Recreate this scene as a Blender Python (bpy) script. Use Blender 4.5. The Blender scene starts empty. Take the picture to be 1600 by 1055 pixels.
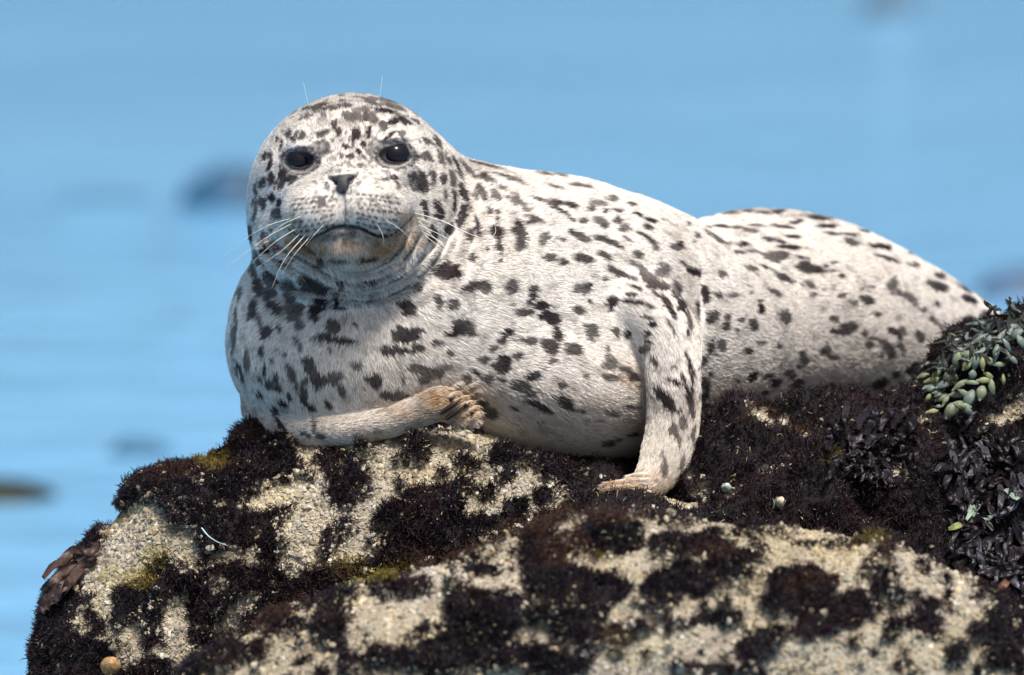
import bpy, math, random, time
T0 = time.time()
import numpy as np
from mathutils import Vector, Matrix
RNG = np.random.default_rng(7)
random.seed(7)

# ------------------------------------------------------------------ camera, sky, sun, exposure
SC = bpy.context.scene
PITCH = math.radians(7.0)
D = 10.0                       # metres from the camera to the plane of the seal's shoulders
P0 = np.array([0.0, 0.0, 1.55])
AX = np.array([[1, 0, 0],
               [0, math.sin(PITCH), math.cos(PITCH)],
               [0, -math.cos(PITCH), math.sin(PITCH)]])   # rows: right, up, towards the viewer
CAMPOS = P0 + AX[2] * D
cam_d = bpy.data.cameras.new('camera')
cam_d.sensor_width = 36.0
cam_d.lens = 36.0 * D / 1.6
cam_d.clip_start = 0.1
cam_d.clip_end = 5000
cam_d.dof.use_dof = True
cam_d.dof.focus_distance = D - 0.24
cam_d.dof.aperture_fstop = 2.7
cam = bpy.data.objects.new('camera', cam_d)
SC.collection.objects.link(cam)
cam.location = CAMPOS
cam.rotation_euler = (math.pi / 2 - PITCH, 0, 0)
SC.camera = cam

SUN_DIR = Vector((0.20, -0.42, 0.95)).normalized()       # points to the sun
elev = math.asin(SUN_DIR.z)
azim = math.atan2(SUN_DIR.x, SUN_DIR.y)
world = bpy.data.worlds.new('World')
SC.world = world
world.use_nodes = True
wn = world.node_tree
bg = wn.nodes['Background']
sky = wn.nodes.new('ShaderNodeTexSky')
sky.sky_type = 'NISHITA'
sky.sun_disc = False
sky.sun_elevation = elev
sky.sun_rotation = azim
sky.dust_density = 6.0
sky.ozone_density = 0.6
wn.links.new(sky.outputs[0], bg.inputs[0])
bg.inputs[1].default_value = 0.09
sun_d = bpy.data.lights.new('sun', 'SUN')
sun_d.energy = 4.8
sun_d.angle = math.radians(11.0)
sun_d.color = (1.0, 0.96, 0.90)
sun = bpy.data.objects.new('sun', sun_d)
SC.collection.objects.link(sun)
sun.location = (3, -3, 6)
sun.rotation_euler = SUN_DIR.to_track_quat('Z', 'Y').to_euler()
SC.view_settings.view_transform = 'Standard'
SC.view_settings.look = 'None'
SC.view_settings.exposure = 0.15
SC.view_settings.gamma = 1.0
SC.view_settings.use_curve_mapping = False

# ------------------------------------------------------------------ helpers
def c3(px, py, t=0.0):
    """photograph position at depth t (metres nearer than the seal plane) -> local (right, up, near) metres"""
    s = (D - t) / D
    return np.array([(px - 800) / 1000 * s, (527.5 - py) / 1000 * s, t])

def to_world(p):
    p = np.asarray(p, float)
    return P0 + p @ AX

def to_local(w):
    return (np.asarray(w, float) - P0) @ AX.T

def to_px(p):
    s = (D - p[:, 2]) / D
    return p[:, 0] / s * 1000 + 800, 527.5 - p[:, 1] / s * 1000

def hash3(i, j, k, seed):
    h = (i * 374761393 + j * 668265263 + k * 2147483647 + seed * 1274126177) & 0xFFFFFFFF
    h = ((h ^ (h >> 13)) * 1274126177) & 0xFFFFFFFF
    h = ((h ^ (h >> 16)) * 2246822519) & 0xFFFFFFFF
    return ((h ^ (h >> 15)) & 0xFFFFFF) / float(0xFFFFFF) * 2 - 1

def noise(p, scale, seed=0):
    q = p / scale + 1000.0
    f = np.floor(q)
    r = q - f
    i = f.astype(np.int64)
    r = r * r * (3 - 2 * r)
    out = 0
    for a in (0, 1):
        wa = r[:, 0] if a else 1 - r[:, 0]
        for b in (0, 1):
            wb = r[:, 1] if b else 1 - r[:, 1]
            for c in (0, 1):
                wc = r[:, 2] if c else 1 - r[:, 2]
                out = out + wa * wb * wc * hash3(i[:, 0] + a, i[:, 1] + b, i[:, 2] + c, seed)
    return out

def fbm(p, scale, octaves=4, seed=0, gain=0.5):
    o, a, n = 0, 1.0, 0
    for k in range(octaves):
        o = o + a * noise(p, scale / 2 ** k, seed + k * 17)
        n += a
        a *= gain
    return o / n

def sstep(a, b, x):
    t = np.clip((x - a) / (b - a), 0, 1)
    return t * t * (3 - 2 * t)

def smin(a, b, k):
    h = np.clip(0.5 + 0.5 * (b - a) / k, 0, 1)
    return b * (1 - h) + a * h - k * h * (1 - h)

def smax(a, b, k):
    return -smin(-a, -b, k)

def rot_cols(yaw=0, pitch=0, roll=0):
    return np.array(Matrix.Rotation(math.radians(roll), 3, 'Z') @ Matrix.Rotation(math.radians(yaw), 3, 'Y')
                    @ Matrix.Rotation(math.radians(pitch), 3, 'X'))

def culled(p, lo, hi, fn, pad=0.06):
    """evaluate fn only near its box; elsewhere return the distance to the box plus the pad"""
    dx = np.maximum(np.maximum(lo - p, p - hi), 0)
    out = np.sqrt((dx * dx).sum(1))
    m = out < pad
    far = ~m
    out[far] *= 1.0
    if m.any():
        out[m] = fn(p[m])
    return out

def ell(p, c, r, M=None):
    R = max(r) if M is not None else np.asarray(r, float)
    return culled(p, c - R, c + R, lambda q: ell_raw(q, c, r, M))

def ell_raw(p, c, r, M=None):
    q = p - c
    if M is not None:
        q = q @ M
    r = np.asarray(r, float)
    k0 = np.sqrt(((q / r) ** 2).sum(1)) + 1e-9
    k1 = np.sqrt(((q / r ** 2) ** 2).sum(1)) + 1e-9
    return k0 * (k0 - 1) / k1

def catmull(P, n):
    P = np.asarray(P, float)
    Q = np.vstack([2 * P[0] - P[1], P, 2 * P[-1] - P[-2]])
    out = []
    for i in range(1, len(Q) - 2):
        for t in np.linspace(0, 1, n, endpoint=False):
            a, b, c, d = Q[i - 1], Q[i], Q[i + 1], Q[i + 2]
            out.append(0.5 * (2 * b + (c - a) * t + (2 * a - 5 * b + 4 * c - d) * t * t + (3 * b - a - 3 * c + d) * t ** 3))
    out.append(Q[-2])
    return np.array(out)

class Sweep:
    """tapered sweep with elliptical sections: rows px,py,t, radius across, radius along side direction"""
    def __init__(self, rows, side, n=5, cap=1.0):
        P = np.array([list(c3(*r[:3])) + [r[3], r[4]] for r in rows])
        S = catmull(P, n)
        self.P, self.ra, self.rb = S[:, :3], S[:, 3], S[:, 4]
        self.side = np.array(side, float)
        self.cap = cap
        self.lo = (self.P - self.ra.max()).min(0)
    def closest(self, p):
        best = np.full(len(p), 1e9)
        idx = np.zeros(len(p), int)
        tt = np.zeros(len(p))
        for i in range(len(self.P) - 1):
            a, b = self.P[i], self.P[i + 1]
            ab = b - a
            L = ab @ ab
            t = np.clip(((p - a) @ ab) / L, 0, 1)
            q = p - a - t[:, None] * ab
            d = (q * q).sum(1)
            m = d < best
            best[m] = d[m]
            idx[m] = i
            tt[m] = t[m]
        return idx, tt
    def __call__(self, p):
        R = np.maximum(self.ra, self.rb)[:, None]
        lo, hi = (self.P - R).min(0), (self.P + R).max(0)
        return culled(p, lo, hi, self.raw)
    def raw(self, p):
        idx, t = self.closest(p)
        A, B = self.P[idx], self.P[idx + 1]
        c = A + (B - A) * t[:, None]
        T = B - A
        T /= np.linalg.norm(T, axis=1)[:, None]
        ra = self.ra[idx] * (1 - t) + self.ra[idx + 1] * t
        rb = self.rb[idx] * (1 - t) + self.rb[idx + 1] * t
        s = self.side - (T @ self.side)[:, None] * T
        s /= np.linalg.norm(s, axis=1)[:, None]
        u = np.cross(T, s)
        q = p - c
        x, y, z = (q * u).sum(1), (q * s).sum(1), (q * T).sum(1)
        rz = np.minimum(ra, rb) * self.cap
        k0 = np.sqrt((x / ra) ** 2 + (y / rb) ** 2 + (z / rz) ** 2) + 1e-9
        k1 = np.sqrt((x / ra ** 2) ** 2 + (y / rb ** 2) ** 2 + (z / rz ** 2) ** 2) + 1e-9
        return k0 * (k0 - 1) / k1
    def tangent(self, p):
        idx, t = self.closest(p)
        T = self.P[idx + 1] - self.P[idx]
        return T / np.linalg.norm(T, axis=1)[:, None]

def surface_net(f, lo, hi, h, B=8, slack=1.25):
    lo = np.asarray(lo, float)
    nb = np.ceil((np.asarray(hi) - lo) / (h * B)).astype(int)
    gi = np.stack(np.meshgrid(*[np.arange(n) for n in nb], indexing='ij'), -1).reshape(-1, 3)
    cen = lo + (gi + 0.5) * h * B
    fv = f(cen)
    keep = gi[np.abs(fv) < h * B * 0.87 * slack]
    N = nb * B + 2
    off = np.stack(np.meshgrid(*[np.arange(B + 1)] * 3, indexing='ij'), -1).reshape(-1, 3)
    ck, cp, qe = [], [], []
    corners = [(a, b, c) for a in (0, 1) for b in (0, 1) for c in (0, 1)]
    CH = 400
    for s in range(0, len(keep), CH):
        kb = keep[s:s + CH]
        idx = kb[:, None, :] * B + off[None]
        V = f((lo + idx.reshape(-1, 3) * h)).reshape(len(kb), B + 1, B + 1, B + 1)
        neg = V < 0
        cnt = sum(neg[:, a:a + B, b:b + B, c:c + B].astype(int) for a, b, c in corners)
        act = (cnt > 0) & (cnt < 8)
        bi, i, j, k = np.nonzero(act)
        if len(bi) == 0:
            continue
        base = kb[bi] * B + np.stack([i, j, k], 1)
        acc = np.zeros((len(bi), 3))
        n = np.zeros(len(bi))
        for ca in corners:
            for axis in range(3):
                if ca[axis]:
                    continue
                cb = list(ca)
                cb[axis] = 1
                va = V[bi, i + ca[0], j + ca[1], k + ca[2]]
                vb = V[bi, i + cb[0], j + cb[1], k + cb[2]]
                m = (va < 0) != (vb < 0)
                t = np.where(m, va / np.where(m, va - vb, 1), 0)
                pt = np.tile(np.array(ca, float), (len(bi), 1))
                pt[:, axis] += t
                acc += pt * m[:, None]
                n += m
        ck.append((base[:, 0] * N[1] + base[:, 1]) * N[2] + base[:, 2])
        cp.append(lo + (base + acc / n[:, None]) * h)
        for axis in range(3):
            sl = [slice(0, B)] * 3
            sl2 = list(sl)
            sl2[axis] = slice(1, B + 1)
            a_, b_ = neg[(slice(None), *sl)], neg[(slice(None), *sl2)]
            bi2, i2, j2, k2 = np.nonzero(a_ != b_)
            g = kb[bi2] * B + np.stack([i2, j2, k2], 1)
            qe.append((axis, g, a_[bi2, i2, j2, k2]))
    keys = np.concatenate(ck)
    pos = np.concatenate(cp)
    order = np.argsort(keys)
    sk = keys[order]
    quads = []
    for axis, g, inside in qe:
        u, v = (axis + 1) % 3, (axis + 2) % 3
        cols, ok = [], np.ones(len(g), bool)
        for du, dv in ((-1, -1), (0, -1), (0, 0), (-1, 0)):
            c = g.copy()
            c[:, u] += du
            c[:, v] += dv
            key = (c[:, 0] * N[1] + c[:, 1]) * N[2] + c[:, 2]
            w = np.minimum(np.searchsorted(sk, key), len(sk) - 1)
            ok &= sk[w] == key
            cols.append(order[w])
        q = np.stack(cols, 1)
        q = np.where(inside[:, None], q, q[:, ::-1])
        quads.append(q[ok])
    return pos, np.concatenate(quads)

def gradient(f, p, e=0.0015):
    g = np.stack([f(p + np.eye(3)[k] * e) - f(p - np.eye(3)[k] * e) for k in range(3)], 1) / (2 * e)
    return g

def relax(f, p, n=2):
    for _ in range(n):
        g = gradient(f, p)
        L = np.maximum((g * g).sum(1), 0.15)
        st = f(p) / L
        p = p - np.clip(st, -0.004, 0.004)[:, None] * g
    return p

def vnormals(p, q):
    n = np.zeros_like(p)
    fn = np.cross(p[q[:, 2]] - p[q[:, 0]], p[q[:, 3 % q.shape[1]]] - p[q[:, 1]]) if q.shape[1] == 4 else \
        np.cross(p[q[:, 1]] - p[q[:, 0]], p[q[:, 2]] - p[q[:, 0]])
    for k in range(q.shape[1]):
        for a in range(3):
            n[:, a] += np.bincount(q[:, k], fn[:, a], len(p))
    return n / (np.linalg.norm(n, axis=1)[:, None] + 1e-12)

def make_mesh(name, p_local, faces, mat=None, parent=None, smooth=True, local=True, colors=None):
    me = bpy.data.meshes.new(name)
    w = to_world(p_local) if local else np.asarray(p_local, float)
    faces = np.asarray(faces)
    n = faces.shape[1]
    me.vertices.add(len(w))
    me.vertices.foreach_set('co', w.astype(np.float32).ravel())
    me.loops.add(faces.size)
    me.loops.foreach_set('vertex_index', faces.astype(np.int32).ravel())
    me.polygons.add(len(faces))
    me.polygons.foreach_set('loop_start', (np.arange(len(faces)) * n).astype(np.int32))
    me.polygons.foreach_set('loop_total', np.full(len(faces), n, np.int32))
    me.update(calc_edges=True)
    me.polygons.foreach_set('use_smooth', np.full(len(faces), smooth))
    if colors:
        for key, arr in colors.items():
            a = me.attributes.new(key, 'FLOAT_COLOR', 'POINT')
            full = np.ones((len(w), 4), np.float32)
            full[:, :arr.shape[1]] = arr
            a.data.foreach_set('color', full.ravel())
    if mat:
        me.materials.append(mat)
    o = bpy.data.objects.new(name, me)
    SC.collection.objects.link(o)
    if parent is not None:
        o.parent = parent
        o.matrix_parent_inverse = Matrix.Translation(-Vector(parent.location))
    return o

def tag(o, label=None, cat=None, group=None, kind=None):
    for k, v in (('label', label), ('category', cat), ('group', group), ('kind', kind)):
        if v:
            o[k] = v
    return o

def empty(name, loc):
    o = bpy.data.objects.new(name, None)
    o.empty_display_size = 0.1
    o.location = Vector([float(x) for x in loc])
    SC.collection.objects.link(o)
    return o

def hair_object(name, pts, radii, cols, mat, parent):
    """pts (n,k,3) local metres; radii (n,k); cols (n,3)"""
    n, k, _ = pts.shape
    hc = bpy.data.hair_curves.new(name)
    hc.add_curves([k] * n)
    w = to_world(pts.reshape(-1, 3)).astype(np.float32)
    hc.attributes['position'].data.foreach_set('vector', w.ravel())
    ra = hc.attributes.get('radius') or hc.attributes.new('radius', 'FLOAT', 'POINT')
    ra.data.foreach_set('value', radii.astype(np.float32).ravel())
    ca = hc.attributes.new('strand_colour', 'FLOAT_COLOR', 'CURVE')
    full = np.ones((n, 4), np.float32)
    full[:, :3] = cols
    ca.data.foreach_set('color', full.ravel())
    hc.materials.append(mat)
    o = bpy.data.objects.new(name, hc)
    SC.collection.objects.link(o)
    if parent is not None:
        o.parent = parent
        o.matrix_parent_inverse = Matrix.Translation(-Vector(parent.location))
    return o

def sample_surface(p, q, weight, n):
    """random points on quads; weight per vertex"""
    fc = p[q]
    e1, e2 = fc[:, 1] - fc[:, 0], fc[:, 3] - fc[:, 0]
    area = np.linalg.norm(np.cross(e1, e2), axis=1) * weight[q].mean(1)
    cdf = np.cumsum(area)
    pick = np.searchsorted(cdf, RNG.random(n) * cdf[-1])
    u, v = RNG.random((2, n))
    w = np.stack([(1 - u) * (1 - v), u * (1 - v), u * v, (1 - u) * v], 1)
    return pick, w

def mix(q, pick, w, arr):
    a = arr[q[pick]]
    return (a * w[:, :, None]).sum(1) if a.ndim == 3 else (a * w).sum(1)

# ------------------------------------------------------------------ materials
def new_mat(name):
    m = bpy.data.materials.new(name)
    m.use_nodes = True
    return m, m.node_tree, m.node_tree.nodes['Principled BSDF']

def node(nt, typ, **kw):
    n = nt.nodes.new(typ)
    for k, v in kw.items():
        if k in n.inputs:
            n.inputs[k].default_value = v
        else:
            setattr(n, k, v)
    return n

def attr_mat(name, attr, rough=0.7, spec=0.3, bump_scale=None, bump=0.2, dist=0.002):
    m, nt, b = new_mat(name)
    a = node(nt, 'ShaderNodeAttribute', attribute_name=attr)
    nt.links.new(a.outputs['Color'], b.inputs['Base Color'])
    b.inputs['Roughness'].default_value = rough
    b.inputs['Specular IOR Level'].default_value = spec
    if bump_scale:
        tc = node(nt, 'ShaderNodeTexCoord')
        nz = node(nt, 'ShaderNodeTexNoise', Scale=bump_scale, Detail=6.0)
        bp = node(nt, 'ShaderNodeBump', Strength=bump, Distance=dist)
        nt.links.new(tc.outputs['Object'], nz.inputs['Vector'])
        nt.links.new(nz.outputs[0], bp.inputs['Height'])
        nt.links.new(bp.outputs[0], b.inputs['Normal'])
    return m

def plain_mat(name, col, rough=0.5, spec=0.5, noise_scale=None, amount=0.3, coat=0.0):
    m, nt, b = new_mat(name)
    b.inputs['Roughness'].default_value = rough
    b.inputs['Specular IOR Level'].default_value = spec
    b.inputs['Coat Weight'].default_value = coat
    if noise_scale:
        tc = node(nt, 'ShaderNodeTexCoord')
        nz = node(nt, 'ShaderNodeTexNoise', Scale=noise_scale, Detail=5.0)
        mp = node(nt, 'ShaderNodeMapRange')
        mp.inputs[1].default_value, mp.inputs[2].default_value = 0.3, 0.7
        mp.inputs[3].default_value, mp.inputs[4].default_value = 1 - amount, 1 + amount
        mu = node(nt, 'ShaderNodeVectorMath', operation='SCALE')
        mu.inputs[0].default_value = col
        nt.links.new(tc.outputs['Object'], nz.inputs['Vector'])
        nt.links.new(nz.outputs[0], mp.inputs[0])
        nt.links.new(mp.outputs[0], mu.inputs['Scale'])
        nt.links.new(mu.outputs[0], b.inputs['Base Color'])
        bp = node(nt, 'ShaderNodeBump', Strength=0.3, Distance=0.002)
        nt.links.new(nz.outputs[0], bp.inputs['Height'])
        nt.links.new(bp.outputs[0], b.inputs['Normal'])
    else:
        b.inputs['Base Color'].default_value = (*col, 1)
    return m
#@@SEA
# ------------------------------------------------------------------ sea
def build_sea():
    m, nt, b = new_mat('sea_water')
    tc = node(nt, 'ShaderNodeTexCoord')
    mp = node(nt, 'ShaderNodeMapping')
    mp.inputs['Scale'].default_value = (0.6, 1.0, 1.0)
    nt.links.new(tc.outputs['Object'], mp.inputs['Vector'])
    n1 = node(nt, 'ShaderNodeTexNoise', Scale=2.2, Detail=5.0, Roughness=0.6)
    nt.links.new(mp.outputs[0], n1.inputs['Vector'])
    bp = node(nt, 'ShaderNodeBump', Strength=1.0, Distance=0.05)
    nt.links.new(n1.outputs[0], bp.inputs['Height'])
    nt.links.new(bp.outputs[0], b.inputs['Normal'])
    n2 = node(nt, 'ShaderNodeTexNoise', Scale=0.35, Detail=3.0, Roughness=0.5)
    nt.links.new(mp.outputs[0], n2.inputs['Vector'])
    cr = node(nt, 'ShaderNodeValToRGB')
    cr.color_ramp.elements[0].position = 0.35
    cr.color_ramp.elements[1].position = 0.65
    cr.color_ramp.elements[0].color = (0.15, 0.38, 0.63, 1)
    cr.color_ramp.elements[1].color = (0.175, 0.42, 0.68, 1)
    nt.links.new(n2.outputs[0], cr.inputs[0])
    nt.links.new(cr.outputs[0], b.inputs['Base Color'])
    b.inputs['Roughness'].default_value = 0.12
    b.inputs['IOR'].default_value = 1.33
    xs = [-3000, -300, -40, -10, 10, 40, 300, 3000]
    ys = [-60, -10, 0, 12, 30, 60, 150, 600, 4000]
    v = [(x, y, 0.0) for y in ys for x in xs]
    nx = len(xs)
    f = [(j * nx + i, j * nx + i + 1, (j + 1) * nx + i + 1, (j + 1) * nx + i) for j in range(len(ys) - 1) for i in range(nx - 1)]
    o = make_mesh('sea', v, f, m, local=False)
    tag(o, 'calm pale blue sea out of focus behind the rocks', kind='structure')
build_sea()

#@@SEAL
# ------------------------------------------------------------------ seal: signed distance body
M_head = rot_cols(roll=-0)
torso = Sweep([(560, 535, -.02, .170, .185), (660, 500, -.04, .205, .20), (800, 476, -.08, .212, .205), (950, 503, -.14, .208, .20),
               (1060, 522, -.22, .178, .18), (1110, 540, -.30, .150, .15)], (0, 0.15, 1), n=9)
rear = Sweep([(1010, 530, -.26, .12, .13), (1100, 505, -.30, .158, .16), (1190, 492, -.37, .172, .17), (1290, 502, -.46, .164, .165),
              (1390, 526, -.54, .138, .142), (1480, 552, -.62, .108, .115), (1560, 588, -.70, .078, .09), (1640, 634, -.77, .05, .06)], (0, 0.15, 1), n=9)
hind = [Sweep([(1620, 630, -.76, .045, .05), (1690, 650, -.80, .05, .022), (1760, 660, -.84, .075, .012)], (0, 0.2, 1)),
        Sweep([(1620, 640, -.72, .045, .05), (1700, 672, -.72, .05, .022), (1765, 690, -.70, .07, .012)], (0, 0.2, 1))]
arm_r = Sweep([(945, 452, -.04, .055, .075), (995, 476, .035, .056, .060), (1044, 524, .088, .048, .048), (1052, 592, .112, .042, .038),
               (1052, 660, .114, .041, .033), (1038, 718, .12, .038, .028), (1012, 754, .135, .026, .020),
               (978, 765, .15, .017, .018), (950, 766, .165, .010, .016)], (0, 0, 1))
arm_l = Sweep([(425, 640, -.02, .045, .05), (455, 668, .06, .030, .035), (520, 674, .13, .024, .03), (600, 662, .165, .022, .028),
               (655, 642, .18, .024, .027), (690, 632, .19, .026, .022), (722, 645, .185, .022, .017), (738, 652, .18, .016, .014)], (0, 0, 1))
HC = c3(552, 330, .06)
NOSE = c3(537, 288, .36)
EYES = [(c3(470, 252, .2035), .0235), (c3(617, 243, .2035), .0235)]

def face_xy(p):
    """head-local plane coordinates in photo millimetres"""
    x, y = to_px(p)
    return x, y

def seal_sdf(p, detail=True):
    d = torso(p)
    d = smin(d, rear(p), .030)
    # belly sag, chest and shoulder masses
    d = smin(d, ell(p, c3(570, 555, -.02), (.207, .145, .20)), .05)
    d = smin(d, ell(p, c3(860, 590, -.05), (.21, .125, .19), rot_cols(roll=-12)), .06)
    d = smin(d, ell(p, c3(975, 440, -.07), (.10, .11, .12)), .05)
    # neck and skull
    d = smin(d, ell(p, c3(452, 498, -.03), (.084, .112, .15)), .05)
    h = ell(p, c3(556, 335, .02), (.170, .185, .20), rot_cols(roll=2))
    h = smin(h, ell(p, c3(545, 290, .10), (.136, .130, .155)), .04)
    d = smin(d, h, .022)
    d = smin(d, ell(p, c3(640, 360, -.06), (.15, .12, .15)), .07)
    jowl = ell(p, c3(546, 358, .10), (.150, .122, .160), rot_cols(roll=3))
    d = smin(d, jowl, .014)
    m = ell(p, c3(543, 326, .225), (.100, .062, .085))
    m = smin(m, ell(p, c3(539, 280, .235), (.042, .040, .085), rot_cols(pitch=10)), .03)
    m = smin(m, ell(p, c3(546, 376, .215), (.092, .036, .075)), .02)
    d = smin(d, m, .04)
    for ex, s in ((496, -1), (585, 1)):
        pad = ell(p, c3(ex, 328 - 2 * s, .276), (.053, .043, .054))
        d = smin(d, pad, .022)
    d = smin(d, ell(p, c3(537, 292, .290), (.026, .022, .034)), .015)
    chin = ell(p, c3(546, 384, .262), (.062, .026, .034))
    d = smin(d, chin, .014)
    # brows and upper lids
    for bx, by, r in ((478, 229, -8), (609, 220, 5)):
        d = smin(d, ell(p, c3(bx, by - 4, .208), (.022, .008, .016), rot_cols(roll=-r)), .026)
    for bx, by in ((476, 275), (614, 268)):
        d = smin(d, ell(p, c3(bx, by, .213), (.022, .012, .022)), .02)
    # limbs
    d = smin(d, arm_r(p), .017)
    d = smin(d, arm_l(p), .012)
    for hf in hind:
        d = smin(d, hf(p), .02)
    if not detail:
        return d
    x, y = face_xy(p)
    near = p[:, 2] > 0.10
    # mouth groove
    mx = np.array([446, 452, 468, 483, 506, 522, 537, 561, 588, 609, 629, 643, 650])
    my = np.array([350, 357, 369, 374, 362, 355, 353, 355, 368, 368, 353, 339, 332])
    yy = np.interp(x, mx, my)
    g = np.exp(-((y - yy) / 3.6) ** 2) * sstep(444, 462, x) * (1 - sstep(622, 644, x)) * (p[:, 2] > .15)
    d = d + g * .012
    # philtrum
    g = np.exp(-((x - 537 - (y - 300) * .06) / 3.0) ** 2) * sstep(296, 306, y) * (1 - sstep(346, 356, y)) * (p[:, 2] > .2)
    d = d + g * .005
    # chin and throat folds
    e = np.sqrt(((x - 546) / 1.12) ** 2 + (y - 318) ** 2) + 4 * np.sin(x * .03) + 7 * noise(p, .05, 81)
    fa = .85 + .4 * noise(p, .045, 82)
    low = sstep(340, 385, y) * near * (p[:, 2] > .0)
    fz = np.clip((e - 82) / 17.5, 0, 4)
    roll = 1 - np.abs(np.sin(math.pi * fz)) ** .8
    d = d + .0185 * fa * roll * low * sstep(84, 96, e) * sstep(355, 385, y) * (1 - sstep(148, 156, e))
    # sockets
    for (c, r), rl in zip(EYES, (6, -2)):
        s = ell(p, c + np.array([0, -.0015, .034]), (.0210, .0112, .020), rot_cols(roll=rl))
        d = smax(d, -s, .006)
    # nostrils
    for pts in (((513, 278), (524, 286), (523, 302)), ((561, 272), (548, 283), (545, 304))):
        for (x0, y0), (x1, y1) in zip(pts[:-1], pts[1:]):
            a, b = c3(x0, y0, .315), c3(x1, y1, .315)
            t = np.clip(((p - a) @ (b - a)) / ((b - a) @ (b - a)), 0, 1)
            q = p - a - t[:, None] * (b - a)
            dn = np.sqrt((q[:, 0]) ** 2 + (q[:, 1]) ** 2 + (q[:, 2] * .12) ** 2) - .0030
            d = smax(d, -dn, .004)
    # soft wrinkles where skin gathers between shoulder and flank, and behind the head
    body = sstep(700, 760, x)
    xw = 1072 + 22 * np.sin((y - 330) * .012)
    for k, a in ((2, .006), (-24, .002)):
        d = d + a * np.exp(-((x - xw - k - .08 * (y - 500)) / 14) ** 2) * body * sstep(370, 470, y) * (y < 690) * (p[:, 2] < .08)
    for x0, a in ((744, .0035), (772, .0018), (716, .0030)):
        xx = x0 - (y - 330) * .18
        d = d + a * np.exp(-((x - xx) / 13) ** 2) * sstep(280, 350, y) * (1 - sstep(400, 480, y))
    hm = sstep(945, 955, x) * (1 - sstep(1000, 1020, x)) * (y > 735) * (y < 795) * (p[:, 2] > .1)
    d = d + .0016 * hm * np.sin((y + (x - 980) * .12) * .75)
    # finger ridges on the lying flipper
    fm = sstep(690, 712, x) * (1 - sstep(740, 750, x)) * (y > 595) * (y < 680) * (p[:, 2] > .12)
    d = d + .0020 * fm * np.sin((y + (x - 690) * .5) * .50)
    return d

SH = 0.003
sp, sq = surface_net(lambda p: seal_sdf(p, False), (-.50, -.32, -.98), (.98, .42, .40), SH * 1.0)
def full(p): return seal_sdf(p, True)
for _ in range(4):
    sn = vnormals(sp, sq)
    sp = sp - np.clip(full(sp), -.004, .004)[:, None] * sn * .9
def smooth_region(p, q, w, n):
    a, b = q.ravel(), np.roll(q, -1, 1).ravel()
    cnt = np.maximum(np.bincount(a, minlength=len(p)), 1)[:, None]
    for _ in range(n):
        avg = np.stack([np.bincount(a, p[b, k], len(p)) for k in range(3)], 1) / cnt
        p = p + (avg - p) * w[:, None]
    return p
_x, _y = to_px(sp)
sp = smooth_region(sp, sq, .8 * sstep(1085, 1130, _x), 40)
sp = smooth_region(sp, sq, .6 * sstep(760, 800, _x) * (1 - sstep(1060, 1100, _x)) * (_y < 560), 12)
sn = vnormals(sp, sq)
sp = sp + sn * (noise(sp, .06, 3) * .0014 + noise(sp, .025, 4) * .0006)[:, None]
sn = vnormals(sp, sq)
print('seal', len(sp), len(sq), time.time() - T0)
seal = empty('harbor_seal', to_world(c3(700, 690, -.1)))
tag(seal, 'pale harbor seal with dark spots resting on the rock, looking at the viewer', 'seal')

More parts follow.
